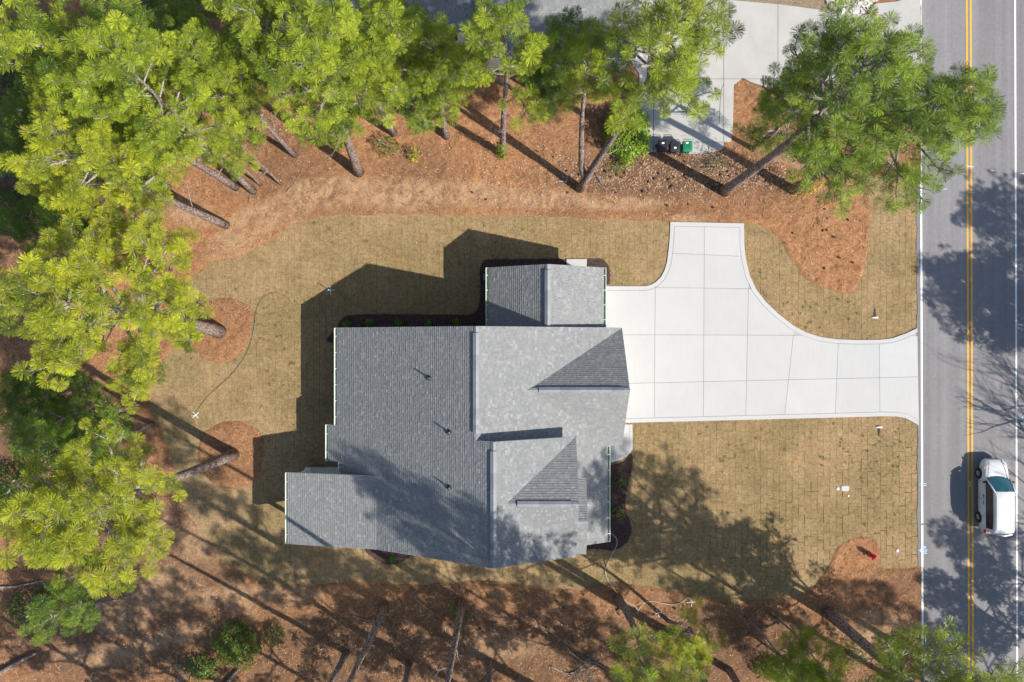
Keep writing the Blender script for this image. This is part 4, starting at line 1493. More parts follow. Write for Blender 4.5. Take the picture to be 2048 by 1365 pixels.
def shrub(name, label, px, py, zc, rad, n, size, seed, tint=(1, 1, 1), cat="shrub", group=None, flowers=0, nstem=9):
    x, y = W2(px, py, zc)
    g = gz(x, y)
    root = empty(name, (x, y, g))
    tag(root, label, cat, group)
    sb = MB()
    r = random.Random(seed)
    for k in range(nstem):
        a = r.uniform(0, 6.28)
        e = Vector((math.cos(a) * rad[0] * r.uniform(.3, .8), math.sin(a) * rad[1] * r.uniform(.3, .8), rad[2] * r.uniform(.5, .95)))
        m = e * .5 + Vector((r.uniform(-.1, .1), r.uniform(-.1, .1), rad[2] * .15))
        sb.tube([Vector((r.uniform(-.05, .05), r.uniform(-.05, .05), -.04)), m, e], [.02, .014, .006], 4, 0, False)
    sb.build("stem", M['branch'], root)
    leaf_mass("foliage", (0, 0, rad[2] * .12), rad, n, size, seed, M['leaf'], root, True, tint)
    if flowers:
        leaf_mass("blossom", (0, 0, rad[2] * .16), tuple(q * 1.03 for q in rad), flowers, size * .9, seed + 1, M['flower'], root, True)
    return root


shrub("bush", "large round glossy green bush beside the rubbish bins", 1256, 266, 1.0, (1.55, 1.75, 2.2), 5200, .17, 501, (1.7, 1.5, 1.1), "bush")
bedg = "young shrubs in the mulch bed along the back wall"
for k, (px, py) in enumerate(((692, 648), (737, 646), (796, 645), (856, 646), (914, 646))):
    shrub("garden_shrub", ["first", "second", "third", "fourth", "fifth"][k] + " small dark shrub from the left in the shaded mulch bed behind the house", px, py, .3, (.33, .30, .45), 260, .11, 510 + k, (.9, 1.0, 1.0), group=bedg)
shrub("garden_shrub", "sparse shrub in the front mulch bed nearest the walk", 1241, 963, .3, (.45, .4, .5), 130, .11, 520, (1.2, 1.0, .9))
shrub("garden_shrub", "sparse shrub in the front mulch bed near the white hose", 1236, 1028, .3, (.5, .42, .5), 140, .11, 521, (1.2, 1.0, .9))
shrub("garden_shrub", "small dark shrub in the little mulch bed below the house", 784, 1121, .3, (.3, .28, .4), 220, .1, 522, (.8, .95, 1.0))
shrub("ground_shrub", "bright leafy shrub beside the thick leaning trunk", 672, 275, .8, (.62, .85, 1.2), 700, .13, 523, (1.5, 1.2, .8))
shrub("ground_shrub", "yellow tinged low shrub in the straw bank above the lawn", 826, 308, .4, (.5, .55, .7), 160, .12, 524, (1.6, 1.1, .6), flowers=90)
shrub("ground_shrub", "loose green shrub below the leaning pine branches near the straw bank", 770, 290, .5, (1.0, .8, .9), 330, .12, 525, (1.0, .9, .9))
shrub("ground_shrub", "green shrub by the neighbour's wall right of the ivy trunk", 1080, 165, .5, (1.1, .8, .9), 700, .12, 526, (.9, .95, .9))
shrub("thicket", "big bright-topped bush at the lower left edge among shadows", 468, 1295, .9, (1.5, 1.6, 1.7), 2600, .14, 527, (.95, .9, .8), "bush")
shrub("thicket", "darker low bush beside the bright-topped one at the lower left", 400, 1338, .6, (1.1, 1.0, 1.1), 1000, .14, 528, (.6, .8, .8), "bush")
shrub("thicket", "scrubby green growth at the lower edge under the sapling stems", 1545, 1340, .6, (1.3, .8, 1.0), 1100, .13, 529, (1.2, 1.1, .9), "bush")
shrub("thicket", "thin green bush near the thick lower right trunk", 1710, 1310, .6, (.9, .9, 1.0), 420, .12, 530, (.9, .95, .9), "bush")
shrub("thicket", "grey-green scrub right of the bright-topped lower left bush", 545, 1270, .5, (.7, .9, .8), 260, .12, 531, (1.0, .95, .9), "bush")
shrub("thicket", "small green weeds at the foot of the straight dark trunk", 915, 1225, .3, (.6, .7, .5), 240, .12, 532, (1.3, 1.15, .9), "weeds")
shrub("thicket", "brushy undergrowth at the edge of the bin pad", 1432, 330, .3, (.8, .6, .5), 160, .11, 533, (1.1, .8, .6), "weeds")
shrub("thicket", "yellow-green weeds under the forked pine beside the round bush", 1235, 335, .2, (.7, .5, .3), 200, .1, 534, (1.4, 1.2, .8), "weeds")


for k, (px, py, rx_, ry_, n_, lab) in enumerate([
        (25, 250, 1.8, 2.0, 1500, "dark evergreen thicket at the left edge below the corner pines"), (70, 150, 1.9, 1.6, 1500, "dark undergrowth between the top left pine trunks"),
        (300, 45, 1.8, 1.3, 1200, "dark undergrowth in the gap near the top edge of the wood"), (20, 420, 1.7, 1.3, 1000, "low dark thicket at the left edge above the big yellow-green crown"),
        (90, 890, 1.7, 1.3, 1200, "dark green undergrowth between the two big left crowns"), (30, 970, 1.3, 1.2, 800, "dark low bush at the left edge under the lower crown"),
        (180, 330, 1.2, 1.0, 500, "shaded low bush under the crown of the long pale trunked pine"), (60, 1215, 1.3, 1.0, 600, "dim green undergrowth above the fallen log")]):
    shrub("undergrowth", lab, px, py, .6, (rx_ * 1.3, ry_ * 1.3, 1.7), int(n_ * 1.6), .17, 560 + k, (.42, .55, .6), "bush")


def ivy(name, label, base, top_px, H, h0, h1, r, n, seed, tint, flowers=0, cat="ivy"):
    """leaves round a trunk between heights h0 and h1"""
    b = W(*base, 0)
    b.z = gz(b.x, b.y)
    e = W(*top_px, H)
    rg = np.random.default_rng(seed)
    t = rg.uniform(h0, h1, n) / H
    a = rg.uniform(0, 6.283, n)
    rr = r * rg.uniform(.75, 1.25, n) * (1 - .35 * (t * H - h0) / (h1 - h0))
    P = np.stack([b.x + (e.x - b.x) * t + np.cos(a) * rr, b.y + (e.y - b.y) * t + np.sin(a) * rr, b.z + (e.z - b.z) * t], 1)
    nrm = np.stack([np.cos(a), np.sin(a), np.full(n, .5)], 1) + rg.normal(size=(n, 3)) * .3
    nrm /= np.linalg.norm(nrm, axis=1, keepdims=True)
    u = np.cross(nrm, rg.normal(size=(n, 3)))
    u /= np.linalg.norm(u, axis=1, keepdims=True)
    v = np.cross(nrm, u)
    s = .11 * rg.uniform(.7, 1.3, n)[:, None]
    Q = np.stack([P - u * s * .5, P + v * s * .35, P + u * s * .5, P - v * s * .35], 1).reshape(-1, 3)
    mi = (np.arange(n) < flowers).astype(int)
    o = link(name, tri_mesh(name, Q, np.arange(n * 4).reshape(-1, 4), [M['leaf'], M['flower']], {"tone": np.repeat(rg.random(n), 4)}, mi))
    o.color = (*tint, 1)
    tag(o, label, cat)


ivy("ivy", "bright green ivy sleeve round the foot of a straight pine", (1003, 310), (1002, 25), 18.5, .05, 2.6, .36, 420, 601, (1.7, 1.5, .9))
ivy("flowering_vine", "yellow flowering vine climbing the leaning trunk near the road", (1583, 379), (1945, 215), 18.5, .1, 6.2, .75, 900, 602, (.9, .8, .7), 330, "vine")

# ------------------------------------------------------------------ mulch beds
def bed(label_unused, pts, seed, h=.07):
    poly = catmull([W2(*p) for p in pts], 5)
    mb = MB()
    c = (sum(p[0] for p in poly) / len(poly), sum(p[1] for p in poly) / len(poly))
    inn = inset_poly(poly, .12)
    if poly_area(poly) < 0: inn = inn[::-1]
    n = len(poly)
    mb.add([(*p, .0) for p in poly] + [(*p, h) for p in inn] , [(i, (i + 1) % n, n + (i + 1) % n, n + i) for i in range(n)] + [tuple(range(n, 2 * n))])
    o = mb.build("mulch_bed", M['mulch'])
    bm = bmesh.new(); bm.from_mesh(o.data); bmesh.ops.recalc_face_normals(bm, faces=bm.faces); bm.to_mesh(o.data); bm.free()
    tag(o, kind="structure")
    rg = np.random.default_rng(seed)
    P = np.array(poly)
    lo, hi = P.min(0), P.max(0)
    area = abs(poly_area(poly))
    k = int((hi[0] - lo[0]) * (hi[1] - lo[1]) * 130)
    q = rg.uniform(lo, hi, (k, 2))
    q = q[sdf_poly(q[:, 0], q[:, 1], poly) > .02]
    flat_bits("mulch_chips", q, rg, .09, .028, h + .004, .03, M['chips'], o)


def flat_bits(name, q, rg, ln, wd, z, dz, mat, parent=None, tilt=.35):
    k = len(q)
    a = rg.uniform(0, 6.283, k)
    l = ln * rg.uniform(.5, 1.4, k) / 2
    w = wd * rg.uniform(.6, 1.4, k) / 2
    zz = (z if np.isscalar(z) else np.asarray(z)) + rg.uniform(0, dz, k)
    tl = rg.uniform(-tilt, tilt, k)
    ca, sa = np.cos(a), np.sin(a)
    def corner(su, sv):
        return np.stack([q[:, 0] + su * l * ca - sv * w * sa, q[:, 1] + su * l * sa + sv * w * ca, zz + su * l * tl], 1)
    Q = np.stack([corner(-1, -1), corner(1, -1), corner(1, 1), corner(-1, 1)], 1).reshape(-1, 3)
    o = link(name, tri_mesh(name, Q, np.arange(k * 4).reshape(-1, 4), mat), parent)
    tag(o, kind="stuff")
    return o


bed("a", [(672, 690), (674, 655), (684, 636), (702, 629), (760, 627), (900, 628), (945, 626), (958, 600), (958, 545), (966, 522), (990, 517), (1060, 517), (1131, 518), (1131, 548), (1010, 560), (1000, 650), (960, 680)], 701)
bed("b", [(1174, 545), (1174, 518), (1190, 516), (1208, 520), (1220, 534), (1222, 556), (1218, 571), (1190, 571)], 702)
bed("c", [(1190, 929), (1222, 928), (1245, 922), (1262, 905), (1267, 925), (1262, 955), (1254, 990), (1254, 1020), (1262, 1045), (1264, 1068), (1248, 1092), (1226, 1102), (1190, 1100), (1150, 1104), (1120, 1090), (1130, 1060), (1190, 1040)], 703)
bed("d", [(715, 1075), (730, 1102), (748, 1118), (768, 1129), (792, 1130), (812, 1121), (826, 1110), (840, 1095), (800, 1070)], 704)

# ------------------------------------------------------------------ loose straw, leaves, cones, weeds on the ground
def scatter():
    rg = np.random.default_rng(77)
    # pine needles lying loose
    q = rg.uniform((-35, -23.5), (26.6, 23.5), (105000, 2))
    f = straw_f(q[:, 0], q[:, 1])
    nd = sdf_poly(q[:, 0], q[:, 1], [W2(*p) for p in [(1240, -80), (1840, -80), (1840, 220), (1720, 208), (1600, 198), (1530, 178), (1470, 170), (1464, 308), (1278, 304), (1240, 150)]])
    keep = (f > .05) & (nd < 0) & ((vnoise(q[:, 0], q[:, 1], .8, 31) + rg.normal(0, .5, len(q))) > -.1)
    q = q[keep]
    f = f[keep]
    z = .03 + np.clip(f * .55, 0, .085) + vnoise(q[:, 0], q[:, 1], 2.2, 5) * .042 + vnoise(q[:, 0], q[:, 1], 3.4, 6) * .042 + vnoise(q[:, 0], q[:, 1], .5, 8) * .03
    o = flat_bits("loose_pine_straw", q, rg, .26, .017, z + .012, .03, M['straw'], None, .18)
    tag(o, "loose orange pine needles strewn over the straw ground", "pine straw")
    # dead leaves: thick by the bush and bins, thin elsewhere
    q = []
    for (px, py, sx, sy, n) in [(1330, 350, 150, 30, 1500), (1250, 345, 60, 25, 350), (1480, 350, 80, 30, 350), (1060, 320, 90, 60, 400), (1650, 420, 60, 60, 150), (900, 350, 200, 40, 300), (1200, 170, 120, 30, 200),
                                (760, 1260, 300, 60, 350), (1250, 1290, 250, 60, 400), (250, 1250, 200, 60, 300), (1700, 1270, 80, 50, 250), (400, 330, 180, 80, 300), (900, 700, 700, 400, 260)]:
        c = W2(px, py)
        q.append(np.stack([rg.normal(c[0], sx / PPM, n), rg.normal(c[1], sy / PPM, n)], 1))
    q = np.concatenate(q)
    dr = sdf_poly(q[:, 0], q[:, 1], DRIVE)
    ho = sdf_poly(q[:, 0], q[:, 1], HOUSE)
    q = q[(dr < 0) & (ho < 0) & (q[:, 0] < 26.5)]
    f = straw_f(q[:, 0], q[:, 1])
    z = .03 + np.clip(f * .55, 0.008, .085) + np.where(f > 0, vnoise(q[:, 0], q[:, 1], 2.2, 5) * .042 + vnoise(q[:, 0], q[:, 1], 3.4, 6) * .042 + vnoise(q[:, 0], q[:, 1], .5, 8) * .03, 0)
    o = flat_bits("dead_leaves", q, rg, .10, .05, z + .014, .02, M['deadleaf'], None, .4)
    tag(o, "pale dead leaves scattered thickest round the green bush", "leaves")
    # weeds greening in the sod
    q = []
    for (px, py, sx, sy, n) in [(1610, 640, 70, 25, 60), (1400, 930, 130, 50, 50), (1760, 950, 40, 90, 50), (520, 640, 90, 60, 70), (570, 780, 40, 60, 30), (800, 480, 200, 30, 30), (1540, 560, 30, 60, 25), (1700, 900, 80, 40, 40)]:
        c = W2(px, py)
        q.append(np.stack([rg.normal(c[0], sx / PPM, n), rg.normal(c[1], sy / PPM, n)], 1))
    q = np.concatenate(q)
    q = q[(sdf_poly(q[:, 0], q[:, 1], DRIVE) < -.1) & (sdf_poly(q[:, 0], q[:, 1], LAWN) > .2) & (sdf_poly(q[:, 0], q[:, 1], HOUSE) < -.5)]
    q = np.repeat(q[::2], 8, 0) + rg.normal(0, .05, (len(q[::2]) * 8, 2))
    o = flat_bits("lawn_weeds", q, rg, .10, .022, .05, .03, M['weed'], None, .8)
    tag(o, "tiny green weed tufts dotted through the dormant lawn", "weeds")
    # pine cones
    r = random.Random(4)
    mb = MB()
    spots = [(r.gauss(1330, 190), r.gauss(345, 32)) for _ in range(70)] + [(r.gauss(1000, 260), r.gauss(1270, 50)) for _ in range(30)] + [(r.gauss(1640, 60), r.gauss(480, 50)) for _ in range(12)]
    for px, py in spots:
        x, y = W2(px, py)
        if straw_f(np.array([x]), np.array([y]))[0] < .1 or (1276 < px < 1468 and py < 312): continue
        s = r.uniform(.045, .075)
        a = r.uniform(0, 3.14)
        z = gz(x, y) + .04
        mb.tube([(x - math.cos(a) * s * 1.5, y - math.sin(a) * s * 1.5, z), (x - math.cos(a) * s * .8, y - math.sin(a) * s * .8, z + .01), (x + math.cos(a) * s * .5, y + math.sin(a) * s * .5, z + .01), (x + math.cos(a) * s * 1.6, y + math.sin(a) * s * 1.6, z)],
                [s * .5, s, s * .85, s * .15], 6)
    o = mb.build("pine_cones", M['cone'])
    tag(o, "dark fallen pine cones lying among the dead leaves", "pine cones", kind="stuff")


scatter()


def riprap():
    r = random.Random(12)
    mb = MB()
    for k in range(230):
        px, py = r.uniform(1648, 1752), r.uniform(-14, 29)
        if py > 8 + (px - 1640) * .2 + 8 or (px > 1744 and py > 4) or py > 26 + (px - 1650) * .06: continue
        x, y = W2(px, py)
        s = r.uniform(.08, .2)
        vs_ = []
        for i in range(8):
            vs_.append(Vector(((1 if i & 1 else -1) * s * r.uniform(.4, 1), (1 if i & 2 else -1) * s * r.uniform(.4, .9), (1 if i & 4 else -1) * s * r.uniform(.3, .6))))
        m = Matrix.Rotation(r.uniform(0, 6.28), 3, 'Z')
        mb.add([tuple(m @ v + Vector((x, y, .13 + r.uniform(-.02, .08)))) for v in vs_], [(0, 2, 3, 1), (4, 5, 7, 6), (0, 1, 5, 4), (1, 3, 7, 5), (3, 2, 6, 7), (2, 0, 4, 6)])
    tag(mb.build("rip_rap", M['stone']), "heap of broken white stones beside the neighbour's driveway", "stones", kind="stuff")


riprap()


def fallen_branch(label, pts, r, seed, twigs=3, name="fallen_branch", cat="branch", mat='branch', z=.0):
    rg = random.Random(seed)
    w = [W(*p, 0) for p in pts]
    for v in w: v.z = gz(v.x, v.y) + r * .8 + .02 + z
    path = [Vector(p) for p in catmull([tuple(v) for v in w], 4, False)]
    o = path[0].copy()
    path = [p - o for p in path]
    n = len(path)
    mb = MB()
    mb.tube(path, [r * (1 - .6 * i / (n - 1)) for i in range(n)], 7)
    for k in range(twigs):
        a = pos_on(path, rg.uniform(.3, .95))
        d = Vector((rg.uniform(-1, 1), rg.uniform(-1, 1), rg.uniform(.0, .35))).normalized() * rg.uniform(.25, .8)
        mb.tube([a, a + d * .5 + Vector((rg.uniform(-.05, .05), rg.uniform(-.05, .05), .02)), a + d], [r * .5, r * .35, r * .2], 4, 0, False)
    ob = mb.build(name, M[mat], None, o, True)
    tag(ob, label, cat)


fallen_branch("thick grey log lying diagonal in the lower left corner", [(-10, 1352), (40, 1322), (78, 1303)], .19, 1, 0, "fallen_log", "log", 'bark')
fallen_branch("pale crooked branch at the left edge below the lowest left crown", [(-12, 1172), (30, 1172), (60, 1166), (92, 1160)], .09, 2, 2)
fallen_branch("short brown log behind the bright-topped bush, lower edge", [(450, 1372), (470, 1346), (482, 1335)], .16, 3, 0, "fallen_log", "log", 'bark')
for k, (lab, pts, r) in enumerate([
        ("thin curved stick on the straw above the lawn tip", [(445, 372), (460, 382), (485, 388), (510, 392)], .03),
        ("thin grey stick below the second sapling", [(575, 385), (590, 368), (605, 345)], .025),
        ("white stick lying on straw just above the driveway head", [(1375, 385), (1395, 402), (1420, 406)], .025),
        ("pale straight stick right of the forked pine", [(1190, 348), (1205, 372), (1212, 382)], .035),
        ("branchy dead stick above the lower straw edge below the house", [(830, 1195), (850, 1212), (872, 1226)], .03),
        ("tangled grey sticks near the curved dark trunk", [(1130, 1290), (1150, 1310), (1178, 1326), (1190, 1300)], .035),
        ("long thin twig below the house right of the straight trunk", [(1060, 1240), (1100, 1262), (1150, 1300)], .022),
        ("forked white branch at the lower edge left of the curved trunk", [(1100, 1330), (1140, 1345), (1180, 1322), (1215, 1338)], .05),
        ("pale twig in the shaded brown ground, lower left", [(255, 1195), (290, 1178), (320, 1186)], .025),
        ("grey stick beside the sandy patches at lower left", [(195, 1205), (240, 1198), (262, 1190)], .03),
        ("thin bent branch on straw under the long pale trunk", [(250, 415), (280, 432), (330, 440)], .04),
        ("pale curved stick right of the long dark trunks below the house", [(980, 1190), (1000, 1180), (1008, 1200)], .02),
        ("short pale stick between the lower trunks", [(705, 1230), (725, 1238), (738, 1240)], .03),
        ("white stick at the lower straw edge under the house", [(690, 1290), (720, 1295), (750, 1288)], .025),
        ("dead branch leaning over the straw near the yellow tinged shrub", [(760, 285), (790, 300), (830, 312), (845, 290)], .04)]):
    fallen_branch(lab, pts, r, 20 + k)


# brush pile: grey tangled twigs at the left edge
def brush(label, px, py, rad, n, seed):
    rg = random.Random(seed)
    x, y = W2(px, py)
    mb = MB()
    for k in range(n):
        a = rg.uniform(0, 6.28)
        p = Vector((rg.gauss(0, rad * .35), rg.gauss(0, rad * .35), .02))
        d = Vector((math.cos(a), math.sin(a), rg.uniform(.05, .8))) * rg.uniform(.5, 1.0) * rad
        mb.tube([p, p + d * .5 + Vector((0, 0, .08)), p + d], [.02, .014, .006], 3, 0, False)
    o = mb.build("brush", M['branch'], None, (x, y, gz(x, y)))
    tag(o, label, "brush")


brush("grey tangle of bare twigs at the left edge below the corner trees", 15, 330, 2.2, 60, 41)
brush("bare grey brush at the lower edge left of the bright-topped bush", 365, 1345, 1.4, 40, 42)
brush("bare grey twigs around the lower edge near the curved trunk", 1165, 1345, 1.2, 34, 43)
brush("dry twiggy brush beside the bin pad", 1420, 322, 1.0, 30, 44)
brush("sparse dry twigs in the brown clearing under the left crowns", 170, 850, 1.2, 24, 45)

# ------------------------------------------------------------------ van
def build_van():
    L_, Wd = 4.75, 1.82
    cx, cy = 31.30, -10.02
    v = empty("van", (cx, cy, .06))
    v.scale = (.915, 1, .97)
    tag(v, "white minivan driving up the right lane of the road", "van")
    paint = mat_simple("van_white", (0.62, 0.63, 0.66), 0.22, 0, .02, 2, 0, .5)
    sky_glass = mat_simple("van_glass_sky", (0.03, 0.13, 0.17), 0.08, 0, .05, 2, 0, .7)  # teal of the reflected sky is put into the glass colour
    sglass = mat_simple("van_side_glass", (0.035, 0.026, 0.024), 0.10, 0, .3, 3, 0, .6)
    red = mat_simple("tail_red", (0.5, 0.02, 0.03), 0.25)
    lampm = mat_simple("head_lamp", (0.55, 0.57, 0.6), 0.12)
    amber = mat_simple("amber", (0.55, 0.18, 0.06), 0.3)
    # lower body: stations along y (front = +y)
    st = [(-2.37, .62, .42, .80), (-2.30, .78, .32, .98), (-2.10, .87, .25, 1.02), (-1.5, .905, .22, 1.03), (-.5, .91, .21, 1.02), (.5, .91, .21, 1.00), (1.0, .905, .22, .985), (1.45, .89, .24, .945),
          (1.85, .85, .26, .885), (2.12, .78, .30, .81), (2.28, .66, .34, .72), (2.37, .48, .40, .62)]
    def ring(y, hw, z0, z1):
        pr = [(-.78, 0), (-.97, .10), (-1, .30), (-1, .58), (-.985, .80), (-.93, .93), (-.80, .985), (-.4, 1.0), (0, 1.012), (.4, 1.0), (.80, .985), (.93, .93), (.985, .80), (1, .58), (1, .30), (.97, .10), (.78, 0)]
        return [(a * hw, y, z0 + (z1 - z0) * b) for a, b in pr]
    mb = MB()
    n = 17
    vv = []
    for s in st: vv += ring(*s)
    ff = []
    for i in range(len(st) - 1):
        for k in range(n - 1):
            ff.append((i * n + k, i * n + k + 1, (i + 1) * n + k + 1, (i + 1) * n + k))
        ff.append((i * n + n - 1, i * n, (i + 1) * n, (i + 1) * n + n - 1))
    ff.append(tuple(range(n - 1, -1, -1)))
    ff.append(tuple((len(st) - 1) * n + k for k in range(n)))
    mb.add(vv, ff)
    body = mb.build("body", paint, v, None, True)
    fix(body)
    # greenhouse frame and roof: stations (y, half width at belt, half width at roof, roof z)
    def loft(name, stations, mat, parent, smooth=True):
        m = MB()
        k = len(stations[0])
        vv = [p for s in stations for p in s]
        f = []
        for i in range(len(stations) - 1):
            for j in range(k - 1):
                f.append((i * k + j, i * k + j + 1, (i + 1) * k + j + 1, (i + 1) * k + j))
        m.add(vv, f)
        o = m.build(name, mat, parent, None, smooth)
        fix(o)
        return o
    def cab(y, zb, hb, hr, zr, crown=.03):
        return [(-hb, y, zb), (-hr - .05, y, zr - .10), (-hr, y, zr - .03), (-hr + .10, y, zr), (0, y, zr + crown), (hr - .10, y, zr), (hr, y, zr - .03), (hr + .05, y, zr - .10), (hb, y, zb)]
    roof_st = [cab(-2.28, .98, .80, .60, 1.45), cab(-2.15, .99, .84, .65, 1.66), cab(-1.95, 1.0, .86, .67, 1.71), cab(-1.0, 1.0, .88, .69, 1.745), cab(0, 1.0, .885, .70, 1.74), cab(.30, 1.0, .885, .69, 1.71), cab(.45, 1.0, .88, .67, 1.66)]
    loft("roof", roof_st, paint, v)
    wsf = [[(-.66, .44, 1.655), (-.33, .49, 1.68), (0, .50, 1.685), (.33, .49, 1.68), (.66, .44, 1.655)],
           [(-.74, .80, 1.36), (-.37, .88, 1.365), (0, .90, 1.37), (.37, .88, 1.365), (.74, .80, 1.36)],
           [(-.80, 1.12, 1.03), (-.4, 1.26, 1.015), (0, 1.30, 1.01), (.4, 1.26, 1.015), (.80, 1.12, 1.03)]]
    loft("windshield", wsf, sky_glass, v)
    for s in (-1, 1):
        # A pillar
        p = MB(); p.tube([(s * .69, .40, 1.67), (s * .775, .80, 1.36), (s * .845, 1.14, 1.02)], [.05, .045, .05], 6); p.build("pillar", paint, v, None, True)
        # side glass
        g = MB()
        y_ = [-2.0, -1.1, -.15, .42, .78, 1.08]
        top = [1.55, 1.60, 1.60, 1.57, 1.33, 1.10]
        bot = [1.06, 1.055, 1.05, 1.05, 1.04, 1.035]
        xt = lambda z: .885 - (z - 1.0) / .65 * .145 + .012
        q = []
        for a, t_, b_ in zip(y_, top, bot): q += [(s * xt(t_), a, t_), (s * xt(b_), a, b_)]
        g.add(q, [(2 * i, 2 * i + 1, 2 * i + 3, 2 * i + 2) for i in range(5)])
        go = g.build("side_window", sglass, v); fix(go)
        for yy in (-1.12, -.12):
            b = MB(); b.box((min(s * .80, s * .895), yy - .03, 1.05), (max(s * .80, s * .895), yy + .03, 1.08)); b.build("window_post", M['black'], go)
        mr = MB(); mr.tube([(s * .88, .98, 1.05), (s * 1.02, .94, 1.08), (s * 1.10, .93, 1.09)], [.03, .08, .05], 8); mr.build("wing_mirror", M['black'], v, None, True)
        for yy in (.02, -.42):
            hd = MB(); hd.box((min(s * .90, s * .93), yy - .11, .86), (max(s * .90, s * .93), yy + .11, .90)); hd.build("door_handle", M['pipe'], v)
        for yy in (.95, -.2, -1.3):
            sm = MB(); sm.box((min(s * .895, s * .9125), yy - .008, .35), (max(s * .895, s * .9125), yy + .008, .99)); sm.build("door_seam", M['pipe'], v)
        hl = MB(); hl.add([(s * .52, 2.30, .70), (s * .74, 2.14, .76), (s * .83, 1.90, .845), (s * .62, 2.00, .885), (s * .46, 2.17, .80)], [(0, 1, 2, 3, 4)]); o = hl.build("headlight", lampm, v); fix(o); o.location = (0, .02, .012)
        am = MB(); am.box((min(s * .80, s * .875), 1.78, .80), (max(s * .80, s * .875), 1.9, .86)); am.build("indicator", amber, v)
        tl = MB(); tl.box((min(s * .70, s * .87), -2.36, .80), (max(s * .70, s * .87), -2.18, 1.05)); tl.build("taillight", red, v)
        for yy in (1.38, -1.47):
            w = empty("wheel", (s * .83, yy, .325)); w.parent = v
            t = MB()
            pr = [(.17, -.10), (.26, -.11), (.315, -.085), (.325, 0), (.315, .085), (.26, .11), (.17, .10)]
            m = 20
            vv = []
            for rr, xx in pr:
                for k in range(m):
                    a = 2 * math.pi * k / m
                    vv.append((xx, rr * math.cos(a), rr * math.sin(a)))
            ff = [(i * m + k, i * m + (k + 1) % m, (i + 1) * m + (k + 1) % m, (i + 1) * m + k) for i in range(len(pr) - 1) for k in range(m)]
            t.add(vv, ff); o = t.build("tyre", M['black'], w, None, True); fix(o)
            rm = MB()
            vv = [(s * .09, 0, 0)] + [(s * .085, .21 * math.cos(2 * math.pi * k / m), .21 * math.sin(2 * math.pi * k / m)) for k in range(m)]
            rm.add(vv, [(0, 1 + k, 1 + (k + 1) % m) for k in range(m)])
            for k in range(6):
                a = 2 * math.pi * k / 6
                rm.tube([(s * .10, 0, 0), (s * .10, .2 * math.cos(a), .2 * math.sin(a))], [.03, .025], 4)
            rm.build("rim", M['metal'], w)
            ar = MB()
            aa = [math.radians(x) for x in range(-5, 186, 12)]
            vv = [(s * .908, .40 * math.cos(a), .38 * math.sin(a)) for a in aa] + [(s * .70, .40 * math.cos(a), .38 * math.sin(a)) for a in aa]
            vv = [(x - s * .83, y, z) for x, y, z in vv]
            k = len(aa)
            ar.add(vv, [(i, i + 1, k + i + 1, k + i) for i in range(k - 1)] )
            ar.add([(s * .0815, .385 * math.cos(a), .365 * math.sin(a)) for a in aa], [tuple(range(len(aa)))])
            ar.build("wheel_arch", M['black'], w)
    rg_ = MB(); rg_.add([(-.58, -2.30, 1.42), (.58, -2.30, 1.42), (.70, -2.34, 1.08), (-.70, -2.34, 1.08)], [(0, 1, 2, 3)]); o = rg_.build("rear_window", sky_glass, v); fix(o)
    sp = MB(); sp.tube([(-.55, -2.28, 1.60), (0, -2.36, 1.62), (.55, -2.28, 1.60)], [.05, .06, .05], 6); sp.build("spoiler", paint, v, None, True)
    for s in (-1, 1):
        rr_ = MB(); rr_.tube([(s * .64, -1.9, 1.735), (s * .66, -.8, 1.765), (s * .66, .2, 1.745)], .018, 5); rr_.build("roof_rail", M['pipe'], v)
        wp = MB(); wp.tube([(s * .5 - .3, 1.25, 1.03), (s * .5 + .2, 1.12, 1.10)], .014, 4); wp.build("wiper", M['black'], v)
    gr = MB(); gr.box((-.42, 2.335, .50), (.42, 2.385, .60)); gr.build("grille", M['pipe'], v)
    bp = MB(); bp.tube([(-.80, -2.24, .55), (-.5, -2.41, .53), (.5, -2.41, .53), (.80, -2.24, .55)], .09, 8); bp.build("rear_bumper", paint, v, None, True)
    hs = MB()
    for s in (-1, 1): hs.tube([(s * .70, 1.15, 1.0), (s * .60, 1.7, .925), (s * .44, 2.2, .79)], .010, 4)
    hs.build("bonnet_seam", M['pipe'], v)


def fix(o):
    bm = bmesh.new(); bm.from_mesh(o.data)
    bmesh.ops.recalc_face_normals(bm, faces=bm.faces)
    bm.to_mesh(o.data); bm.free()


build_van()


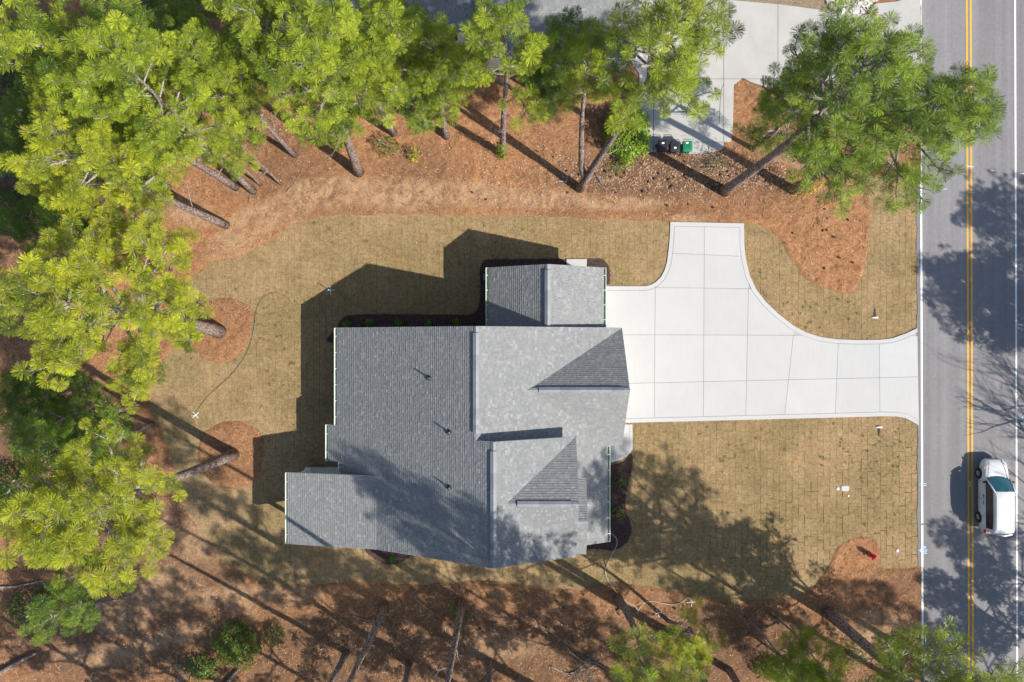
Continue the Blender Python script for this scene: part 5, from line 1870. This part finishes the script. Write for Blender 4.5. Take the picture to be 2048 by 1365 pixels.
# ------------------------------------------------------------------ rubbish bins
def bin_(label, px, py, col, rz, lidcol, seed, sticker=None, lift=0):
    x, y = W2(px, py)
    root = empty("rubbish_bin", (x, y, .166), rz)
    tag(root, label, "bin", "rubbish bins on the neighbour's pad")
    m = mat_simple("bin_plastic", col, .45, 0, .12, 5)
    ml = mat_simple("bin_lid", lidcol, .4, 0, .12, 5)
    b = MB()
    prof = [(0.06, .24, .20), (.10, .25, .21), (.88, .29, .31), (.93, .31, .33), (.96, .31, .33)]
    vv = []
    for z, hx, hy in prof:
        c = .05
        vv += [(-hx + c, -hy, z), (hx - c, -hy, z), (hx, -hy + c, z), (hx, hy - c, z), (hx - c, hy, z), (-hx + c, hy, z), (-hx, hy - c, z), (-hx, -hy + c, z)]
    ff = [(i * 8 + k, i * 8 + (k + 1) % 8, (i + 1) * 8 + (k + 1) % 8, (i + 1) * 8 + k) for i in range(4) for k in range(8)] + [tuple(range(7, -1, -1)), tuple(range(32, 40))]
    b.add(vv, ff)
    for k in (-.15, 0, .15): b.box((k - .02, -.345, .2), (k + .02, -.30, .85))
    fix(b.build("body", m, root))
    l = MB()
    lv = []
    for z, hx, hy in ((.962, .315, .335), (.985, .325, .345), (1.03, .29, .31), (1.045, .22, .24)):
        c = .07
        lv += [(-hx + c, -hy, z), (hx - c, -hy, z), (hx, -hy + c, z), (hx, hy - c, z), (hx - c, hy, z), (-hx + c, hy, z), (-hx, hy - c, z), (-hx, -hy + c, z)]
    l.add(lv, [(i * 8 + k, i * 8 + (k + 1) % 8, (i + 1) * 8 + (k + 1) % 8, (i + 1) * 8 + k) for i in range(3) for k in range(8)] + [tuple(range(7, -1, -1)), tuple(range(24, 32))])
    for k in (-.16, -.05, .06, .17): l.box((k - .015, -.2, 1.044), (k + .015, .2, 1.058))
    lo = l.build("lid", ml, root); fix(lo)
    if sticker:
        s = MB(); s.box((sticker[0] - .08, sticker[1] - .05, 1.06), (sticker[0] + .08, sticker[1] + .05, 1.066)); s.build("sticker", M['trim'], lo)
    h = MB(); h.tube([(-.24, .35, .90), (-.24, .43, .98), (.24, .43, .98), (.24, .35, .90)], .02, 6); h.build("handle", m, root)
    for s in (-1, 1):
        w = MB(); w.tube([(s * .22, .27, .11), (s * .30, .27, .11)], .11, 12); w.build("wheel", M['black'], root)


bin_("green rubbish bin, rightmost of the three on the pad", 1366, 303, (.012, .16, .085), .03, (.014, .19, .10), 1, (-.03, .2))
bin_("black rubbish bin with white sticker between the other two bins", 1342, 303, (.022, .023, .026), -.06, (.028, .029, .033), 2, (.0, -.12))
bin_("black rubbish bin partly under the green bush", 1319, 301, (.02, .019, .022), .1, (.024, .022, .026), 3, (-.02, .12))


# ------------------------------------------------------------------ hydrant, covers, culvert ends
def hydrant():
    x, y = W2(1738, 1108)
    root = empty("fire_hydrant", (x, y, .11))
    tag(root, "red fire hydrant in the straw tongue near the road", "hydrant")
    m = mat_simple("hydrant_red", (.55, .028, .04), .35)
    b = MB(); b.lathe([(.19, 0), (.19, .05), (.13, .06), (.12, .5), (.17, .51), (.17, .55), (.13, .56)], 16); b.build("barrel", m, root, None, True)
    b = MB(); b.lathe([(.135, .56), (.13, .63), (.09, .70), (.04, .73), (.035, .79), (.03, .79)], 16); b.build("bonnet", m, root, None, True)
    for a in (0, math.pi, -math.pi / 2):
        c = MB(); d = Vector((math.cos(a), math.sin(a), 0))
        c.tube([d * .10 + Vector((0, 0, .40)), d * .20 + Vector((0, 0, .40)), d * .21 + Vector((0, 0, .40)), d * .25 + Vector((0, 0, .40))], [.06, .06, .075, .06], 10)
        c.build("outlet_cap", m, root, None, True)


hydrant()


def cover(name, label, px, py, shape, size, col, cat):
    x, y = W2(px, py)
    m = mat_simple(name + "_paint", col, .6, 0, .12, 14)
    mb = MB()
    if shape == 'round':
        mb.lathe([(size, -.02), (size, .055), (size * .9, .07), (size * .4, .075), (size * .1, .075)], 18)
    else:
        a, b = size
        c = .06
        p = [(-a + c, -b), (a - c, -b), (a, -b + c), (a, b - c), (a - c, b), (-a + c, b), (-a, b - c), (-a, -b + c)]
        mb.prism(p, -.02, .06)
        mb.prism([(q[0] * .9, q[1] * .86) for q in p], .058, .072)
        mb.box((-.03, -.04, .07), (.03, .04, .076))
    tag(mb.build(name, m, None, (x, y, 0), shape == 'round'), label, cat)


cover("meter_cover", "rectangular pale grey meter box lid set in the front lawn", 1689.5, 977, 'rect', (.26, .175), (.42, .42, .44), "meter lid")
cover("valve_cover", "round pale green valve lid left of the grey meter box", 1674.7, 977.5, 'round', .125, (.36, .50, .46), "valve lid")
cover("cleanout_marker", "small white pipe cap below the meter box lid", 1696, 992, 'round', .07, (.7, .7, .7), "pipe cap")
cover("cleanout_marker", "white round cleanout cap in the sod between hydrant and road", 1794, 1101, 'round', .11, (.52, .55, .62), "pipe cap")


def culvert(label, px, py, dirn):
    x, y = W2(px, py)
    root = empty("culvert_pipe", (x, y, .03))
    tag(root, label, "pipe")
    p = MB()
    m = 16
    for r0 in (.21, .175):
        pass
    aa = [math.pi * k / 12 for k in range(13)]
    vv = []
    for yy, rr in ((0, .24), (-.10 * dirn, .24), (-.10 * dirn, .18), (0, .18)):
        vv += [(rr * math.cos(a), yy, rr * math.sin(a) * .55 - .03) for a in aa]
    k = len(aa)
    p.add(vv, [(i * k + j, i * k + j + 1, ((i + 1) % 4) * k + j + 1, ((i + 1) % 4) * k + j) for i in range(4) for j in range(k - 1)])
    fix(p.build("pipe_end", M['trim'], root, None, True))
    d = MB()
    d.prism([(-.10, .01 * dirn), (.10, .01 * dirn), (.07, .3 * dirn), (.03, .55 * dirn), (-.03, .55 * dirn), (-.07, .3 * dirn)], .0, .016)
    fix(d.build("ditch_shade", M['mulch'], root))  # flat soil-dark strip painting the shadow inside the ditch


culvert("white culvert pipe end in the grass above the driveway mouth", 1749, 634, 1)
culvert("white culvert pipe end in the grass below the driveway mouth", 1757, 856, -1)


# ------------------------------------------------------------------ hoses, sprinklers
def hose(name, label, pts, col, r=.022):
    w = [W(*p, 0) for p in pts]
    path = catmull([(v.x, v.y) for v in w], 8, False)
    P = [Vector((x, y, gz(x, y) + r + .025)) for x, y in path]
    o = P[0].copy()
    mb = MB(); mb.tube([p - o for p in P], r, 5)
    tag(mb.build(name, mat_simple(name + "_rubber", col, .5), None, o, True), label, "hose")


hose("garden_hose", "dark green garden hose looping over the lawn behind the house", [(386, 833), (420, 790), (468, 745), (497, 700), (508, 660), (513, 625), (524, 600), (540, 588), (556, 587), (572, 594), (590, 611), (612, 627), (630, 634), (646, 634), (650, 620), (646, 611),
     (637, 603), (644, 592), (648, 584), (655, 580), (675, 578), (690, 588), (703, 605), (722, 615), (745, 623), (762, 628)], (.11, .14, .105), .014)
hose("white_hose", "pale hose running from the house corner into the lower straw", [(1206, 1060), (1220, 1066), (1232, 1076), (1233, 1090), (1224, 1108), (1213, 1130), (1211, 1148), (1218, 1164), (1232, 1183), (1247, 1198), (1262, 1207), (1272, 1214), (1274, 1226), (1278, 1216), (1288, 1204), (1302, 1201),
     (1322, 1205), (1345, 1208), (1362, 1203), (1374, 1194), (1381, 1198), (1385, 1208)], (.52, .48, .45), .02)


def sprinkler(label, px, py, rot):
    x, y = W2(px, py, .5)
    root = empty("sprinkler_stand", (x, y, gz(x, y) + .0), rot)
    tag(root, label, "sprinkler", "white pipe sprinkler stands")
    m = M['trim']
    f = MB()
    for a in range(4):
        d = Vector((math.cos(a * math.pi / 2), math.sin(a * math.pi / 2), 0))
        f.tube([Vector((0, 0, .03)), d * .28 + Vector((0, 0, .03))], .021, 6)
    f.build("foot", m, root)
    p = MB(); p.tube([(0, 0, .03), (0, 0, .72)], .02, 6); p.build("riser", m, root)
    h = MB(); h.tube([(0, 0, .72), (0, 0, .75), (.03, 0, .82)], [.03, .035, .015], 8); h.build("spray_head", M['pipe'], root)


sprinkler("white cross-footed sprinkler stand at the edge of the house shadow", 657, 580, .12)
sprinkler("white cross-footed sprinkler stand near the lower straw island", 385, 832, .75)
sprinkler("white sprinkler stand at the end of the pale hose, lower straw", 1385, 1209, .1)
sprinkler("white sprinkler stand left of the hose end under pine needles", 1318, 1231, .3)
for lab, (px, py), rot in (("white bent pipe frame lying by the forked pine foot", (1133, 358), .0),):
    x, y = W2(px, py)
    mb = MB(); mb.tube([(-.5, -.2, .02), (.0, -.22, .02), (.05, .22, .03), (-.12, .24, .02)], .016, 6)
    tag(mb.build("bent_pipe", M['trim'], None, (x, y, gz(x, y) + .03)), lab, "bent pipe")
x, y = W2(972, 556)
mb = MB(); mb.box((-.14, -.18, .0), (.14, .18, .36)); mb.box((-.155, -.195, .36), (.155, .195, .39)); mb.box((-.05, -.05, .39), (.05, .05, .43))
tag(mb.build("utility_box", mat_simple("teal_plastic", (.03, .22, .24), .4), None, (x, y, .06)), "small teal utility box in the shaded mulch by the garage wing", "utility box")
